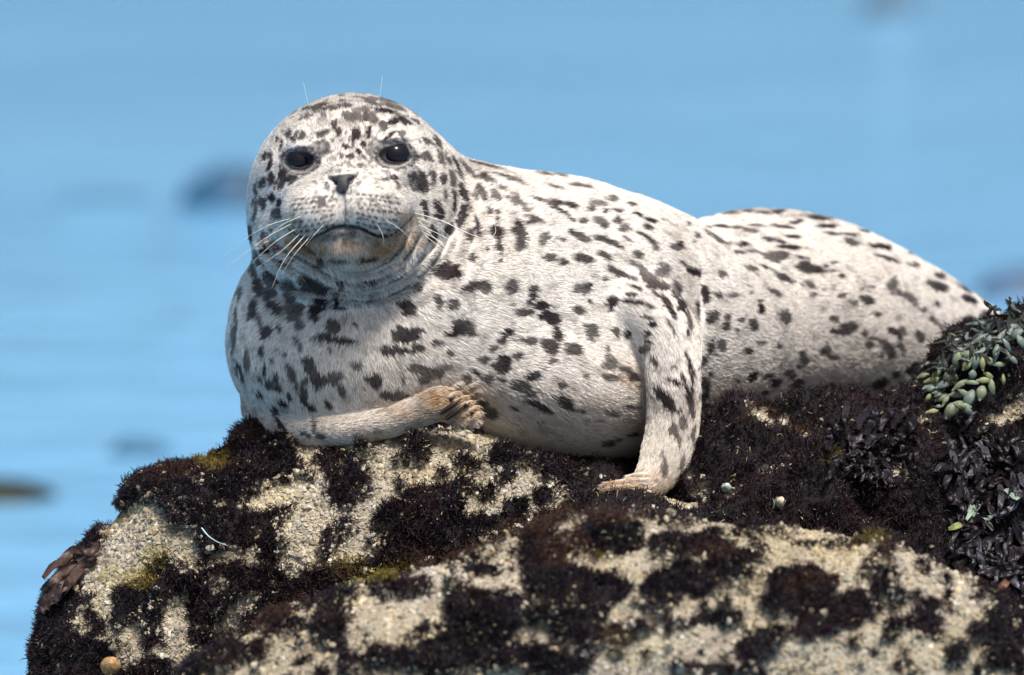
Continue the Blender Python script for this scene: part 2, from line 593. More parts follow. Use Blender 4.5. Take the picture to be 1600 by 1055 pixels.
#@@SPOTS
# coat markings: crop origin, scale, then (x, y, half width, half height, turn)
SPOT_SETS = [
 ((340,420,3.767), [(90,120,10,40,10),(135,150,12,40,15),(105,350,14,110,5),(130,590,12,70,-20),(215,235,25,50,15),(255,310,12,50,-15),(235,90,18,75,-15),(305,70,35,60,-20),(320,190,25,50,-30),(430,100,25,50,-25),(415,165,45,30,15),(460,250,60,60,30),(350,220,50,30,40),(480,320,40,30,40),(360,345,15,30,-20),(300,365,25,35,30),(275,400,12,25,0),(262,490,14,50,0),(275,580,10,40,-10),(168,530,24,60,-5),(480,450,18,38,-15),(395,503,14,14,0),(322,535,10,18,0),(340,475,10,10,0),(430,610,25,55,-20),(455,670,14,40,-20),(245,640,15,35,-20),(300,670,35,25,20),(345,640,15,30,0),(360,700,20,25,-30),(245,740,15,30,-25),(375,785,40,18,25),(335,830,20,35,-25),(420,750,15,25,-30),(535,560,35,45,0),(580,640,25,70,-15),(665,635,70,35,-5),(725,700,20,45,-25),(510,660,18,35,10),(510,740,20,55,0),(550,810,30,15,35),(650,800,15,30,-30),(600,235,50,18,5),(720,235,40,12,0),(575,270,25,40,-20),(680,340,50,45,20),(640,395,50,25,25),(700,415,100,22,5),(660,470,10,20,-25),(560,100,70,30,20),(640,115,25,15,0),(700,180,20,30,0),(520,60,30,20,0),(820,560,25,20,10),(815,325,12,10,0),(935,655,35,45,-20),(900,640,30,15,0),(1040,745,70,28,8),(560,930,15,45,-5),(520,980,30,12,30),(600,990,40,12,0),(370,920,15,60,-35),(880,70,40,12,0)]),
 ((600,420,3.767), [(350,30,60,35,10),(420,30,25,20,0),(195,110,20,30,30),(550,100,70,30,-5),(600,110,25,35,0),(480,120,40,12,-25),(310,195,28,22,-30),(312,235,15,10,0),(400,215,28,35,10),(130,235,50,50,-20),(120,390,85,50,-5),(200,360,30,20,0),(60,470,80,28,0),(190,460,40,25,20),(750,100,32,42,-10),(865,115,35,18,0),(870,165,20,25,0),(915,210,60,25,5),(805,253,55,22,0),(745,208,15,8,0),(970,285,60,35,20),(1010,385,40,35,20),(970,460,50,50,0),(990,540,25,20,0),(850,425,55,22,0),(455,335,65,50,20),(510,375,25,20,0),(400,380,40,20,0),(315,435,25,15,0),(390,500,15,20,0),(685,410,35,35,-20),(730,375,20,20,-40),(640,465,25,15,-30),(585,530,38,22,0),(690,560,50,60,15),(770,510,40,22,-5),(250,600,95,40,10),(230,650,40,30,0),(350,580,45,18,-10),(110,640,10,25,0),(480,645,30,22,35),(600,645,38,28,0),(545,610,20,12,30),(700,655,25,8,20),(800,690,60,38,20),(850,735,45,20,0),(900,800,80,22,25),(960,835,30,12,20),(875,628,42,25,0),(1045,688,25,18,0),(1060,785,50,25,35),(80,745,80,28,8),(620,850,45,30,10),(580,790,25,20,0),(760,820,25,10,20),(1100,475,30,35,0),(920,900,15,8,0)]),
 ((840,400,3.517), [(65,15,45,12,5),(130,33,25,14,10),(245,15,50,22,10),(375,5,25,15,0),(440,90,65,18,20),(520,120,30,12,15),(370,125,12,10,0),(235,180,48,28,0),(280,250,15,8,0),(225,298,32,22,0),(285,418,45,40,20),(200,515,38,32,20),(385,505,12,12,0),(400,580,35,45,-30),(460,620,50,22,15),(400,662,55,14,8),(520,660,40,20,30),(265,655,12,10,0),(130,710,25,18,0),(150,800,50,28,35),(225,852,30,10,10),(30,835,50,18,25),(400,868,38,18,15),(520,830,45,12,5),(335,912,15,7,0),(520,982,30,14,0),(385,1030,32,16,0),(440,1010,15,8,0),(405,245,32,32,0),(400,280,10,20,0),(530,248,65,12,8),(615,272,30,10,30),(600,335,35,12,15),(625,372,25,16,10),(600,425,20,18,0),(425,415,22,30,20),(490,425,25,22,20),(590,505,28,28,20),(640,570,14,35,-30),(605,470,20,10,0),(560,60,50,14,35),(620,130,60,30,35),(680,155,45,25,35),(690,75,30,35,0),(755,190,30,40,-15),(655,210,30,8,45),(700,250,40,25,50),(735,310,15,40,-30),(790,265,22,35,-30),(540,170,35,10,20),(520,210,25,7,5),(850,80,35,20,35),(875,100,15,25,0),(800,45,20,10,40),(1010,98,22,15,0),(915,215,18,45,-10),(985,210,20,22,0),(875,290,12,40,-10),(960,330,25,40,0),(945,355,10,20,0),(1035,340,18,25,0),(1030,380,20,25,0),(950,495,14,40,15),(1005,495,22,35,20),(910,580,14,25,30),(970,540,15,6,0),(745,605,25,10,25),(760,690,45,14,25),(800,670,12,30,-20),(680,770,25,60,-25),(720,800,30,60,-30),(650,730,20,20,0),(780,845,10,15,0),(800,910,22,45,-10),(830,760,14,60,-15),(850,850,12,60,0),(750,960,25,50,-15),(780,1020,15,40,0),(860,960,10,50,5),(840,590,10,60,-20),(850,700,8,60,-5),(940,650,14,14,0),(905,680,15,25,0),(915,740,20,50,15),(920,830,16,16,0),(925,895,35,12,-40),(730,385,8,40,-35),(825,410,10,25,0),(830,340,12,60,-15),(625,770,15,15,0),(695,1145,18,60,-10),(800,1130,12,50,5)]),
 ((680,220,3.767), [(60,760,70,35,0),(110,780,35,22,10),(230,860,70,25,-8),(290,870,30,30,0),(160,880,30,10,-30),(15,950,25,25,-20),(95,970,30,38,15),(445,860,35,42,0),(565,870,38,18,0),(575,915,20,22,0),(610,965,65,25,5),(510,1010,55,22,0),(445,963,18,9,0),(850,870,48,32,10),(895,850,20,15,0),(905,945,15,10,0),(840,1000,32,28,0),(1040,940,42,35,0),(1110,935,20,8,0),(665,685,42,25,5),(745,713,30,16,8),(870,695,58,26,6),(990,673,45,20,30),(1030,745,30,15,30),(1080,780,60,18,20),(1000,815,14,10,0),(630,570,35,28,-15),(620,605,20,18,0),(740,585,22,10,10),(490,550,40,70,-10),(480,490,30,20,0),(490,620,30,30,0),(355,540,35,40,0),(355,465,14,25,0),(370,620,22,60,-8),(375,705,18,15,0),(360,420,15,15,0),(305,410,20,28,-15),(245,500,14,60,-8),(215,685,18,28,-8),(300,640,14,12,0),(205,560,22,40,0),(155,400,14,40,0),(150,470,18,40,10),(165,320,22,60,-20),(185,370,12,35,-15),(100,230,18,45,-5),(105,330,14,60,0),(105,400,8,20,0),(45,220,14,30,-10),(235,320,10,30,-20),(270,300,20,55,-28),(355,325,40,22,45),(300,225,60,18,30),(270,210,30,20,0),(200,180,12,60,-40),(120,140,10,60,-30),(400,285,25,12,40),(470,330,30,12,35),(490,370,60,14,30),(520,400,20,10,40),(590,465,50,14,25),(560,480,25,12,0),(440,220,50,10,15),(480,240,50,8,25),(620,350,50,10,20),(710,365,40,14,12),(790,380,40,16,12),(720,410,70,16,32),(800,465,20,8,20),(840,560,60,20,30),(880,575,40,14,20),(865,470,30,14,0),(960,480,50,28,20),(965,570,45,14,15),(1050,610,50,18,30),(910,395,28,20,0),(955,365,45,12,8),(1035,340,28,20,0),(990,415,18,12,0),(1060,408,30,10,5),(850,262,50,10,10),(720,200,35,10,10),(640,195,45,8,10),(600,160,60,6,8),(320,150,90,8,15),(400,205,40,8,15),(540,490,15,8,0),(1065,465,25,20,20),(1110,510,25,20,0),(700,270,40,6,15),(30,110,12,30,-15),(20,30,12,25,-20),(20,430,25,35,0),(85,520,30,30,0)]),
 ((940,240,3.767), [(165,298,22,8,0),(80,332,28,10,10),(205,357,25,12,20),(290,393,35,12,15),(265,430,25,14,15),(348,384,12,6,0),(85,390,22,18,20),(140,432,22,18,30),(110,445,15,15,0),(10,425,18,18,0),(10,340,20,10,0),(265,495,50,14,32),(310,555,25,18,40),(205,590,32,22,15),(435,550,42,18,5),(455,525,15,18,0),(545,700,35,22,30),(570,700,15,25,0),(480,655,15,8,30),(705,708,24,16,8),(350,685,35,40,-10),(435,800,32,45,-15),(470,890,25,20,40),(555,480,25,14,40),(505,415,14,10,40),(548,515,12,8,0),(680,828,25,20,0),(608,830,22,42,-8),(775,830,22,14,10),(565,910,12,45,-10),(655,965,25,25,0),(635,985,15,18,0),(740,955,15,20,0),(730,1010,18,22,0),(820,980,14,12,0),(885,1010,28,38,-8),(785,1040,18,14,0),(1075,965,36,40,0),(1075,920,15,12,0),(930,910,22,24,0),(932,866,14,6,0),(875,815,10,12,0),(855,780,8,15,-30),(1015,815,38,16,22),(1020,605,75,32,3),(870,675,42,18,20),(895,710,20,8,30),(1050,725,45,18,25),(1110,755,18,8,0),(980,675,50,8,25),(880,572,40,9,8),(810,578,35,9,8),(1000,510,60,10,12),(825,530,35,14,3),(850,455,60,14,10),(790,435,30,8,5),(900,425,40,7,5),(700,430,60,8,5),(1060,430,55,9,5),(1120,490,35,8,0),(1090,550,50,8,0),(680,500,60,9,28),(735,520,20,6,0),(640,470,50,6,30),(580,365,60,10,5),(730,350,60,12,2),(850,342,30,10,0),(960,315,60,12,3),(940,350,50,9,0),(1020,345,40,14,-10),(1050,330,40,8,-25),(150,505,25,8,40),(70,535,50,16,30),(20,600,38,18,20)]),
 ((1080,420,3.767), [(25,25,25,20,10),(105,305,14,22,0),(290,302,12,10,0),(410,432,22,12,0),(512,456,18,15,0),(330,485,22,18,0),(175,455,20,35,18),(110,455,14,40,15),(70,550,12,28,30),(130,505,18,5,0),(355,630,24,38,18),(265,662,16,10,-10),(105,620,14,14,0),(65,660,14,25,0),(80,720,20,50,15),(75,815,16,18,0),(90,880,35,12,-40),(455,635,28,15,-8),(495,670,30,25,-30),(430,728,20,12,-25),(380,755,20,8,-20),(585,630,32,30,0),(615,680,40,32,0),(650,535,32,36,10),(630,580,18,15,0),(600,720,30,20,0),(520,795,35,20,0),(605,785,35,25,0),(640,860,80,50,0),(510,860,35,28,0),(560,890,40,15,0),(790,480,28,35,-20),(825,520,42,20,12),(820,700,32,25,-30),(800,745,45,28,5),(900,360,70,35,-22),(835,298,28,18,30),(1015,385,15,25,-15),(1045,455,25,22,0),(1070,415,25,12,0),(1110,440,25,15,30),(1105,505,15,25,0),(1095,680,40,25,-25),(1020,745,18,32,25),(1030,185,42,22,15),(952,203,20,20,0),(880,158,25,10,-22),(1000,115,12,10,0),(1058,103,18,8,0),(1085,265,25,12,10),(718,148,20,10,0),(695,90,35,15,22),(770,122,15,10,0),(710,12,70,16,5),(540,45,40,14,25),(585,75,18,8,0),(885,40,15,9,0),(712,415,12,5,0)]),
 ((1200,300,3.103), [(600,450,25,25,30),(625,490,25,18,30),(690,520,40,18,35),(750,570,14,14,0),(605,420,14,10,0),(610,685,35,18,35),(652,675,14,22,-30),(575,765,25,50,-35),(540,790,12,18,0),(640,755,14,32,-5),(730,697,20,32,-35),(700,855,38,35,0),(615,887,20,14,-15),(535,930,40,24,-25),(590,990,60,24,-25),(703,350,25,14,10),(825,402,28,14,18),(820,455,50,20,18),(940,460,35,12,30),(965,522,42,20,18),(968,628,28,26,0),(815,543,12,18,-25),(800,620,10,25,-25),(830,650,8,25,-25),(1040,510,40,10,40),(1050,590,20,15,0),(400,243,42,14,12),(530,262,45,12,10),(572,268,18,15,0),(460,185,20,8,10),(395,202,30,9,0),(580,322,45,8,20),(680,292,12,6,0),(300,200,35,8,10),(280,165,45,10,-5),(240,122,60,14,6),(130,145,30,10,-15),(120,215,28,7,0),(20,235,30,6,8),(110,268,60,9,5),(155,318,35,7,10),(205,372,60,18,10),(170,350,25,15,0),(270,360,14,10,0),(315,342,16,7,0),(350,405,18,10,25),(300,380,30,5,0)]),
 ((370,130,2.93), [(450,190,12,25,8),(530,155,50,22,0),(585,160,20,25,0),(620,170,25,20,0),(430,120,50,12,-5),(480,110,40,12,0),(330,155,30,12,-25),(370,110,50,10,-15),(545,240,22,25,0),(600,225,12,35,5),(470,230,12,20,0),(400,235,28,12,-20),(295,240,20,20,-20),(265,250,8,25,15),(240,230,12,20,20),(190,258,8,10,0),(205,285,8,25,15),(145,335,20,20,0),(155,375,10,25,20),(162,440,14,25,0),(125,460,12,25,20),(120,550,18,30,-10),(165,525,18,20,0),(195,545,12,18,0),(190,600,18,25,0),(85,600,10,60,10),(90,500,8,40,10),(130,700,14,25,0),(160,745,14,22,0),(135,760,20,20,0),(160,675,10,10,0),(185,760,10,15,0),(60,690,14,40,-5),(95,800,12,40,-20),(75,850,14,50,-20),(105,930,20,50,-25),(165,900,22,35,-25),(160,960,30,25,30),(235,930,22,45,-30),(240,980,35,30,20),(330,930,40,20,25),(410,940,22,10,0),(470,915,15,20,0),(390,1010,45,18,5),(470,1030,35,10,0),(360,1030,25,30,0),(600,905,35,12,-10),(600,800,35,12,-10),(465,805,40,10,0),(380,815,20,22,0),(250,815,14,10,0),(220,830,12,20,-30),(860,265,25,14,20),(870,340,26,16,50),(755,230,18,14,0),(760,175,40,12,25),(720,180,22,10,0),(670,200,18,20,0),(700,240,30,8,-35),(815,175,20,10,30),(670,130,40,12,10),(720,110,50,10,15),(700,85,60,8,12),(840,335,20,12,0),(915,270,14,35,-30),(935,340,10,35,-15),(940,435,18,25,-10),(985,430,14,30,-10),(990,530,10,55,0),(965,350,8,30,-20),(1035,510,20,45,-15),(1040,380,8,30,-25),(850,550,18,14,0),(860,590,14,30,-5),(910,560,18,25,0),(925,600,14,25,0),(895,700,20,35,15),(885,665,14,20,0),(975,670,18,30,10),(1030,600,20,45,10),(950,515,8,20,0),(955,860,50,30,5),(960,830,25,20,0),(825,940,25,22,-30),(775,1020,45,28,10),(915,1000,22,25,-15),(985,1010,28,28,10),(890,430,14,30,-5),(730,470,10,20,-25),(720,430,20,10,20),(680,440,15,8,0),(580,285,12,12,0),(520,340,16,12,0),(500,300,12,14,0),(555,320,12,14,0),(475,340,10,14,0),(560,380,14,8,0),(205,440,20,50,5),(250,440,30,20,-20),(840,455,28,50,-15),(395,545,14,22,0),(350,540,12,8,0)]),
]
# bare grey skin and grey fur: x, y, half width, half height, turn, strength
GREY = [(470,251,33,23,-8,1.0),(494,236,24,15,-25,.85),(446,262,11,24,0,.9),(617,242,36,23,6,1.0),(592,232,18,14,0,.8),(612,222,30,6,-4,.9),(640,262,16,10,30,.6),(630,280,18,12,0,.45),(650,283,14,17,-10,.95),(470,270,20,8,-20,.6),
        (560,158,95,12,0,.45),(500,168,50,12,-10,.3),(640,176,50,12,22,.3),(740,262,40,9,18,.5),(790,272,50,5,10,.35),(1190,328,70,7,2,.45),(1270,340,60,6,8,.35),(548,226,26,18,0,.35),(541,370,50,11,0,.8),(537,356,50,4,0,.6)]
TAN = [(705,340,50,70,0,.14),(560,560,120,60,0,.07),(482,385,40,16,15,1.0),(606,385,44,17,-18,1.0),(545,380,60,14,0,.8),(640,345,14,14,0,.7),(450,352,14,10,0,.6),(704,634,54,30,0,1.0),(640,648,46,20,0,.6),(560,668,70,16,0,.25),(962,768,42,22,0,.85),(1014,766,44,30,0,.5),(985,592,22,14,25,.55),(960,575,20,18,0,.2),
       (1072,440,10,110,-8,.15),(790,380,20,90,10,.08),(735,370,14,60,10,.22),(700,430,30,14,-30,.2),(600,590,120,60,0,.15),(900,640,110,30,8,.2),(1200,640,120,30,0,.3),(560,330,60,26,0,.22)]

#@@COAT
def spot_mask(p, x, y, spots, warp):
    out = np.zeros(len(p))
    order = np.argsort(x)
    xs = x[order]
    for sx, sy, rx, ry, an, st in spots:
        R = max(rx, ry) * 1.6 + 2
        a, b = np.searchsorted(xs, sx - R), np.searchsorted(xs, sx + R)
        ii = order[a:b]
        ii = ii[np.abs(y[ii] - sy) < R]
        if not len(ii):
            continue
        ca, sa = math.cos(math.radians(an)), math.sin(math.radians(an))
        dx, dy = x[ii] - sx + 2.2 * warp[ii], y[ii] - sy
        u, v = dx * ca + dy * sa, -dx * sa + dy * ca
        v_ = 1 - np.sqrt((u / rx) ** 2 + (v / ry) ** 2)
        e = .30 * min(1, min(rx, ry) / 3) + v_ * min(rx, ry) / 2.2 + warp[ii] * min(1.5, .2 + min(rx, ry) * .12)
        out[ii] = np.maximum(out[ii], st * np.clip(.5 + e, 0, 1))
    return out

def soft_mask(x, y, spots):
    out = np.zeros(len(x))
    for sx, sy, rx, ry, an, st in spots:
        ca, sa = math.cos(math.radians(an)), math.sin(math.radians(an))
        dx, dy = x - sx, y - sy
        u, v = dx * ca + dy * sa, -dx * sa + dy * ca
        out = np.maximum(out, st * np.exp(-((u / rx / 1.3) ** 2 + (v / ry / 1.3) ** 2) ** 1.5))
    return out

MOUTH_X = [446, 452, 468, 483, 506, 522, 537, 561, 588, 609, 629, 643, 650]
MOUTH_Y = [350, 357, 369, 374, 362, 355, 353, 355, 368, 368, 353, 339, 332]

def all_spots():
    L = []
    for (ox, oy, s), rows in SPOT_SETS:
        for x, y, rx, ry, an in rows:
            L.append((x / s + ox, y / s + oy, rx / s, ry / s, an, .84 + .16 * abs(math.sin(x * 1.7 + y * 2.3))))
    return L
SPOTS = all_spots()
# rows of dark whisker pits on the two pads
for sx, cx0 in ((-1, 528), (1, 552)):
    for r in range(7):
        for k in range(7):
            px_ = cx0 + sx * (8 + k * 9.5) + (r % 2) * 4 * sx
            py_ = 306 + r * 7.5 + k * (3.2 if r > 3 else 1.0) - (3 * (sx > 0)) - (k * k * .25 if r > 3 else 0)
            SPOTS.append((px_, py_, 2.7, 1.8, 20 * sx, .95))

def coat(p, n):
    """colour of the fur, and how bare and how tan it is, at body points"""
    x, y = to_px(p)
    warp = fbm(p, .011, 2, 21) * 1.6 + noise(p, .004, 5) * .85
    m = spot_mask(p, x, y, SPOTS, warp)
    front = sstep(-.12, .06, n[:, 2])
    q = p * np.array([.75, 1, 1])
    back = sstep(.18, .30, noise(q, .035, 41) * .8 + fbm(q, .018, 2, 42) * .5)
    m = m * front + back * (1 - front)
    # fine freckles on the face
    hd = np.exp(-(((x - 545) / 62) ** 2 + ((y - 232) / 55) ** 2) ** 2)
    fr = sstep(.28, .5, noise(p, .0065, 51) + .35 * noise(p, .003, 52))
    m = np.maximum(m, .8 * fr * hd * front)
    fz = np.exp(-(((x - 545) / 130) ** 2 + ((y - 250) / 115) ** 2) ** 2)
    m = np.maximum(m, .55 * sstep(.34, .52, noise(p, .009, 55) + .3 * noise(p, .003, 56)) * fz * front)
    m = np.maximum(m, .30 * sstep(.3, .6, noise(p, .016, 57)) * front * (y > 330))
    crown = np.exp(-(((x - 555) / 130) ** 2 + ((y - 170) / 30) ** 2) ** 2)
    m = np.maximum(m, .85 * sstep(.0, .35, noise(p * np.array([1, 1.0, .6]), .012, 53)) * crown * front)
    ch = np.exp(-(((x - 545) / 75) ** 2 + ((y - 320) / 45) ** 2) ** 2)
    m = np.maximum(m, .7 * sstep(.36, .55, noise(p, .0042, 54)) * ch * front)
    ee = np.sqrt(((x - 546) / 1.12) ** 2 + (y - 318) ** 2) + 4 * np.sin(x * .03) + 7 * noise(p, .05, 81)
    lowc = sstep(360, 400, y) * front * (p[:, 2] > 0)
    for r0 in (99.5, 117, 134.5, 152):  # dark fur banding that also paints crease shade into the throat folds
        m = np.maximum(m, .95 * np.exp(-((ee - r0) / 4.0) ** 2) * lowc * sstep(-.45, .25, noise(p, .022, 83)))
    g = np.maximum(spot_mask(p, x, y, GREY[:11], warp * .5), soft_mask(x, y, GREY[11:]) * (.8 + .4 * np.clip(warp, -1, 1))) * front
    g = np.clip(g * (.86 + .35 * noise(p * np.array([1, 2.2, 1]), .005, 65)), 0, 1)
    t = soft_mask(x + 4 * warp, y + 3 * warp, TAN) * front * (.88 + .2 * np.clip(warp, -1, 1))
    lo = fbm(p, .12, 2, 61)
    base = np.array([.73, .68, .63]) * (1 + lo[:, None] * .07)
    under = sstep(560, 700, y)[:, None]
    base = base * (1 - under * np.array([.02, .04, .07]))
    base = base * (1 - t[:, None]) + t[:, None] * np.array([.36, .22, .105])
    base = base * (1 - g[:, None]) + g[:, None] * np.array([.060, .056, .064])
    dark = np.array([.020, .0145, .016]) * (1 + .5 * (noise(p, .05, 63) + 1))[:, None]
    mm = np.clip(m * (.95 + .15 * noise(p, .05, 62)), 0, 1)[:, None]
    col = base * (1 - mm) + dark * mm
    eyes = np.zeros(len(p))
    for (c, r) in EYES:
        d = p - (c + np.array([0, 0, .028]))
        eyes = np.maximum(eyes, 1 - sstep(.88, 1.12, np.sqrt((d[:, 0] / .0245) ** 2 + (d[:, 1] / .0158) ** 2 + (d[:, 2] / .04) ** 2)))
    nose = nose_mask(x, y) * (p[:, 2] > .25)
    lip = np.exp(-((y - np.interp(x, MOUTH_X, MOUTH_Y)) / 2.8) ** 2) * sstep(446, 452, x) * (1 - sstep(642, 648, x)) * (p[:, 2] > .1)
    rim = np.zeros(len(p))
    for (c, r) in EYES:
        d = p - c
        q = np.sqrt((d[:, 0] / .0215) ** 2 + (d[:, 1] / .0128) ** 2)
        rim = np.maximum(rim, np.exp(-((q - 1.0) / .16) ** 2) * (p[:, 2] > .15) * front)
        pale = np.exp(-((np.sqrt((d[:, 0] / .025) ** 2 + (d[:, 1] / .0185) ** 2) - 1.0) / .07) ** 2) * (d[:, 1] < -.004) * (p[:, 2] > .15) * front
        col = col * (1 - .75 * pale[:, None]) + .75 * pale[:, None] * np.array([.42, .38, .32])
    bare = np.maximum(np.maximum(eyes, nose), lip)
    col = col * (1 - bare[:, None]) + bare[:, None] * (np.array([.040, .039, .046]) * (1 + .5 * noise(p, .004, 64)[:, None]))
    col = col * (1 - .9 * rim[:, None]) + .9 * rim[:, None] * np.array([.008, .007, .009])
    col = col * (1 - lip[:, None]) + lip[:, None] * np.array([.012, .009, .009])
    return col, bare

def nose_mask(x, y):
    half = np.interp(y, [268, 276, 284, 296, 303, 308], [4, 25, 17, 10.5, 8, 0])
    cxn = 536.5 + (y - 275) * -.10
    yt = y + (x - 537) * .12
    return sstep(0, 3, half - np.abs(x - cxn)) * sstep(270, 274, yt) * (1 - sstep(302, 306, yt))

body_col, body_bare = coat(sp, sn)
body_mat = attr_mat('coat_skin', 'coat', .75, .15)
nose_mat = attr_mat('nose_leather', 'coat', .5, .3, 700, .5, .001)
x_, y_ = to_px(sp)
nv = nose_mask(x_, y_) * (sp[:, 2] > .25) * (sn[:, 2] > -.2) > .4
nf = nv[sq].all(1)
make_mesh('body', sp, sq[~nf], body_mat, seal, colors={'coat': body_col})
used, inv = np.unique(sq[nf], return_inverse=True)
make_mesh('nose', sp[used], inv.reshape(-1, 4), nose_mat, seal, colors={'coat': body_col[used]})

# fur
def flow(p):
    r = p - NOSE
    r /= np.linalg.norm(r, axis=1)[:, None]
    dist = np.linalg.norm(p - HC, axis=1)
    w = sstep(.17, .36, dist)
    x, y = to_px(p)
    right = sstep(480, 760, x)[:, None]
    body = np.array([1.0, -.38, -.45]) * right + np.array([.05, -1, -.35]) * (1 - right)
    rear_w = sstep(1060, 1200, x)[:, None]
    body = body * (1 - rear_w) + np.array([1.0, -.12, -.5]) * rear_w
    f = r * (1 - w[:, None]) + body / np.linalg.norm(body, axis=1)[:, None] * w[:, None]
    for arm in (arm_r, arm_l):
        d = arm(p)
        wa = (1 - sstep(.004, .016, d))[:, None]
        near_ = wa[:, 0] > 0
        T = np.zeros_like(p)
        if near_.any():
            T[near_] = arm.tangent(p[near_])
        f = f * (1 - wa) + T * wa
    return f

def build_fur():
    x, y = to_px(sp)
    front = sstep(-.35, .05, sn[:, 2])
    wgt = (.06 + .94 * front) * (1 - body_bare)
    head = np.exp(-(((x - 545) / 150) ** 2 + ((y - 300) / 150) ** 2) ** 2)
    wgt *= 1 + 1.6 * head * front
    n = 640000
    pick, w = sample_surface(sp, sq, wgt, n)
    P = mix(sq, pick, w, sp)
    N = mix(sq, pick, w, sn)
    N /= np.linalg.norm(N, axis=1)[:, None]
    B = mix(sq, pick, w, body_bare)
    ok = B < .25
    P, N = P[ok], N[ok]
    n = len(P)
    F = flow(P)
    F = F - (F * N).sum(1)[:, None] * N
    F /= np.linalg.norm(F, axis=1)[:, None] + 1e-9
    Lq = .0035 - .0025 * np.exp(-((P - c3(541, 325, .28)) ** 2).sum(1) / .06 ** 2)
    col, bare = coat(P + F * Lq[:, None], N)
    S = np.cross(N, F)
    ang = noise(P, .04, 71) * .25 + noise(P, .008, 72) * .22 + RNG.normal(0, .12, n)
    Fd = F * np.cos(ang)[:, None] + S * np.sin(ang)[:, None]
    x, y = to_px(P)
    muz = np.exp(-(((x - 541) / 90) ** 2 + ((y - 320) / 60) ** 2) ** 2) * (P[:, 2] > .1)
    eye = np.zeros(n)
    for c, r in EYES:
        eye = np.maximum(eye, np.exp(-(((P - c - np.array([0, 0, .02])) / .038) ** 2).sum(1)))
    L = .0092 * (1 + .25 * RNG.normal(0, 1, n)) * (1 - .55 * muz) * (1 - .65 * np.clip(eye * 1.6, 0, 1))
    thr = np.exp(-(((x - 546) / 150) ** 2 + ((y - 445) / 50) ** 2) ** 2)
    L *= 1 + .35 * thr
    L = np.clip(L, .002, .02)
    lift = .17 + .10 * RNG.random(n) + .08 * np.clip(noise(P, .012, 73), -1, 1)
    k = 4
    ts = np.linspace(0, 1, k)
    pts = np.zeros((n, k, 3))
    for i, t in enumerate(ts):
        h = L * t * lift * (1.15 - .55 * t)
        pts[:, i] = P + Fd * (L * t)[:, None] + N * (h - .0004)[:, None]
    pts[:, 1:] += S[:, None] * (RNG.normal(0, .0003, (n, 1, 1)))
    R = np.array([.00036, .00034, .00026, .00008])[None] * (.75 + .5 * RNG.random(n))[:, None]
    R *= (1 - .35 * muz)[:, None]
    lum = 1 + .12 * RNG.normal(0, 1, n) + .08 * noise(P, .006, 74)
    lum = np.clip(lum, .6, 1.35)
    dk = RNG.random(n) < .06 + .07 * (x < 740) + .12 * thr
    lum[dk] *= RNG.uniform(.30, .7, dk.sum())
    lt = RNG.random(n) < .08
    lum[lt] *= 1.3
    col = np.clip(col * lum[:, None], 0, .86)
    m, nt, b = new_mat('fur_strand')
    a = node(nt, 'ShaderNodeAttribute', attribute_name='strand_colour')
    nt.links.new(a.outputs['Color'], b.inputs['Base Color'])
    b.inputs['Roughness'].default_value = .55
    b.inputs['Specular IOR Level'].default_value = .15
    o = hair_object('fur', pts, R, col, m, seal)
    o['kind'] = 'stuff'
build_fur()
print('fur', time.time() - T0)

# eyes
def lathe_sphere(c, r, nu=28, nv=18):
    P, F = [], []
    for j in range(nv + 1):
        th = math.pi * j / nv
        for i in range(nu):
            ph = 2 * math.pi * i / nu
            P.append(c + r * np.array([math.sin(th) * math.cos(ph), math.sin(th) * math.sin(ph), math.cos(th)]))
    for j in range(nv):
        for i in range(nu):
            F.append((j * nu + i, (j + 1) * nu + i, (j + 1) * nu + (i + 1) % nu, j * nu + (i + 1) % nu))
    return np.array(P), np.array(F)
eye_mat = plain_mat('wet_eye', (.010, .009, .012), .14, .2)
for c, r in EYES:
    P, F = lathe_sphere(c + np.array([0, 0, .0]), r)
    make_mesh('eye', P, F, eye_mat, seal)

# whiskers and claws
def surf_t(px, py, rad=4):
    m = (np.abs(x_ - px) < rad) & (np.abs(y_ - py) < rad)
    return sp[m, 2].max() if m.any() else 0.1

def tube(P, R, sides=6):
    P = np.asarray(P, float)
    T = np.gradient(P, axis=0)
    T /= np.linalg.norm(T, axis=1)[:, None]
    ref = np.array([0.13, 0.2, 1.0])
    A = np.cross(T, ref)
    A /= np.linalg.norm(A, axis=1)[:, None]
    Bn = np.cross(T, A)
    V, F = [], []
    for i in range(len(P)):
        for s in range(sides):
            a = 2 * math.pi * s / sides
            V.append(P[i] + R[i] * (math.cos(a) * A[i] + math.sin(a) * Bn[i]))
    for i in range(len(P) - 1):
        for s in range(sides):
            F.append((i * sides + s, i * sides + (s + 1) % sides, (i + 1) * sides + (s + 1) % sides, (i + 1) * sides + s))
    return np.array(V), np.array(F)

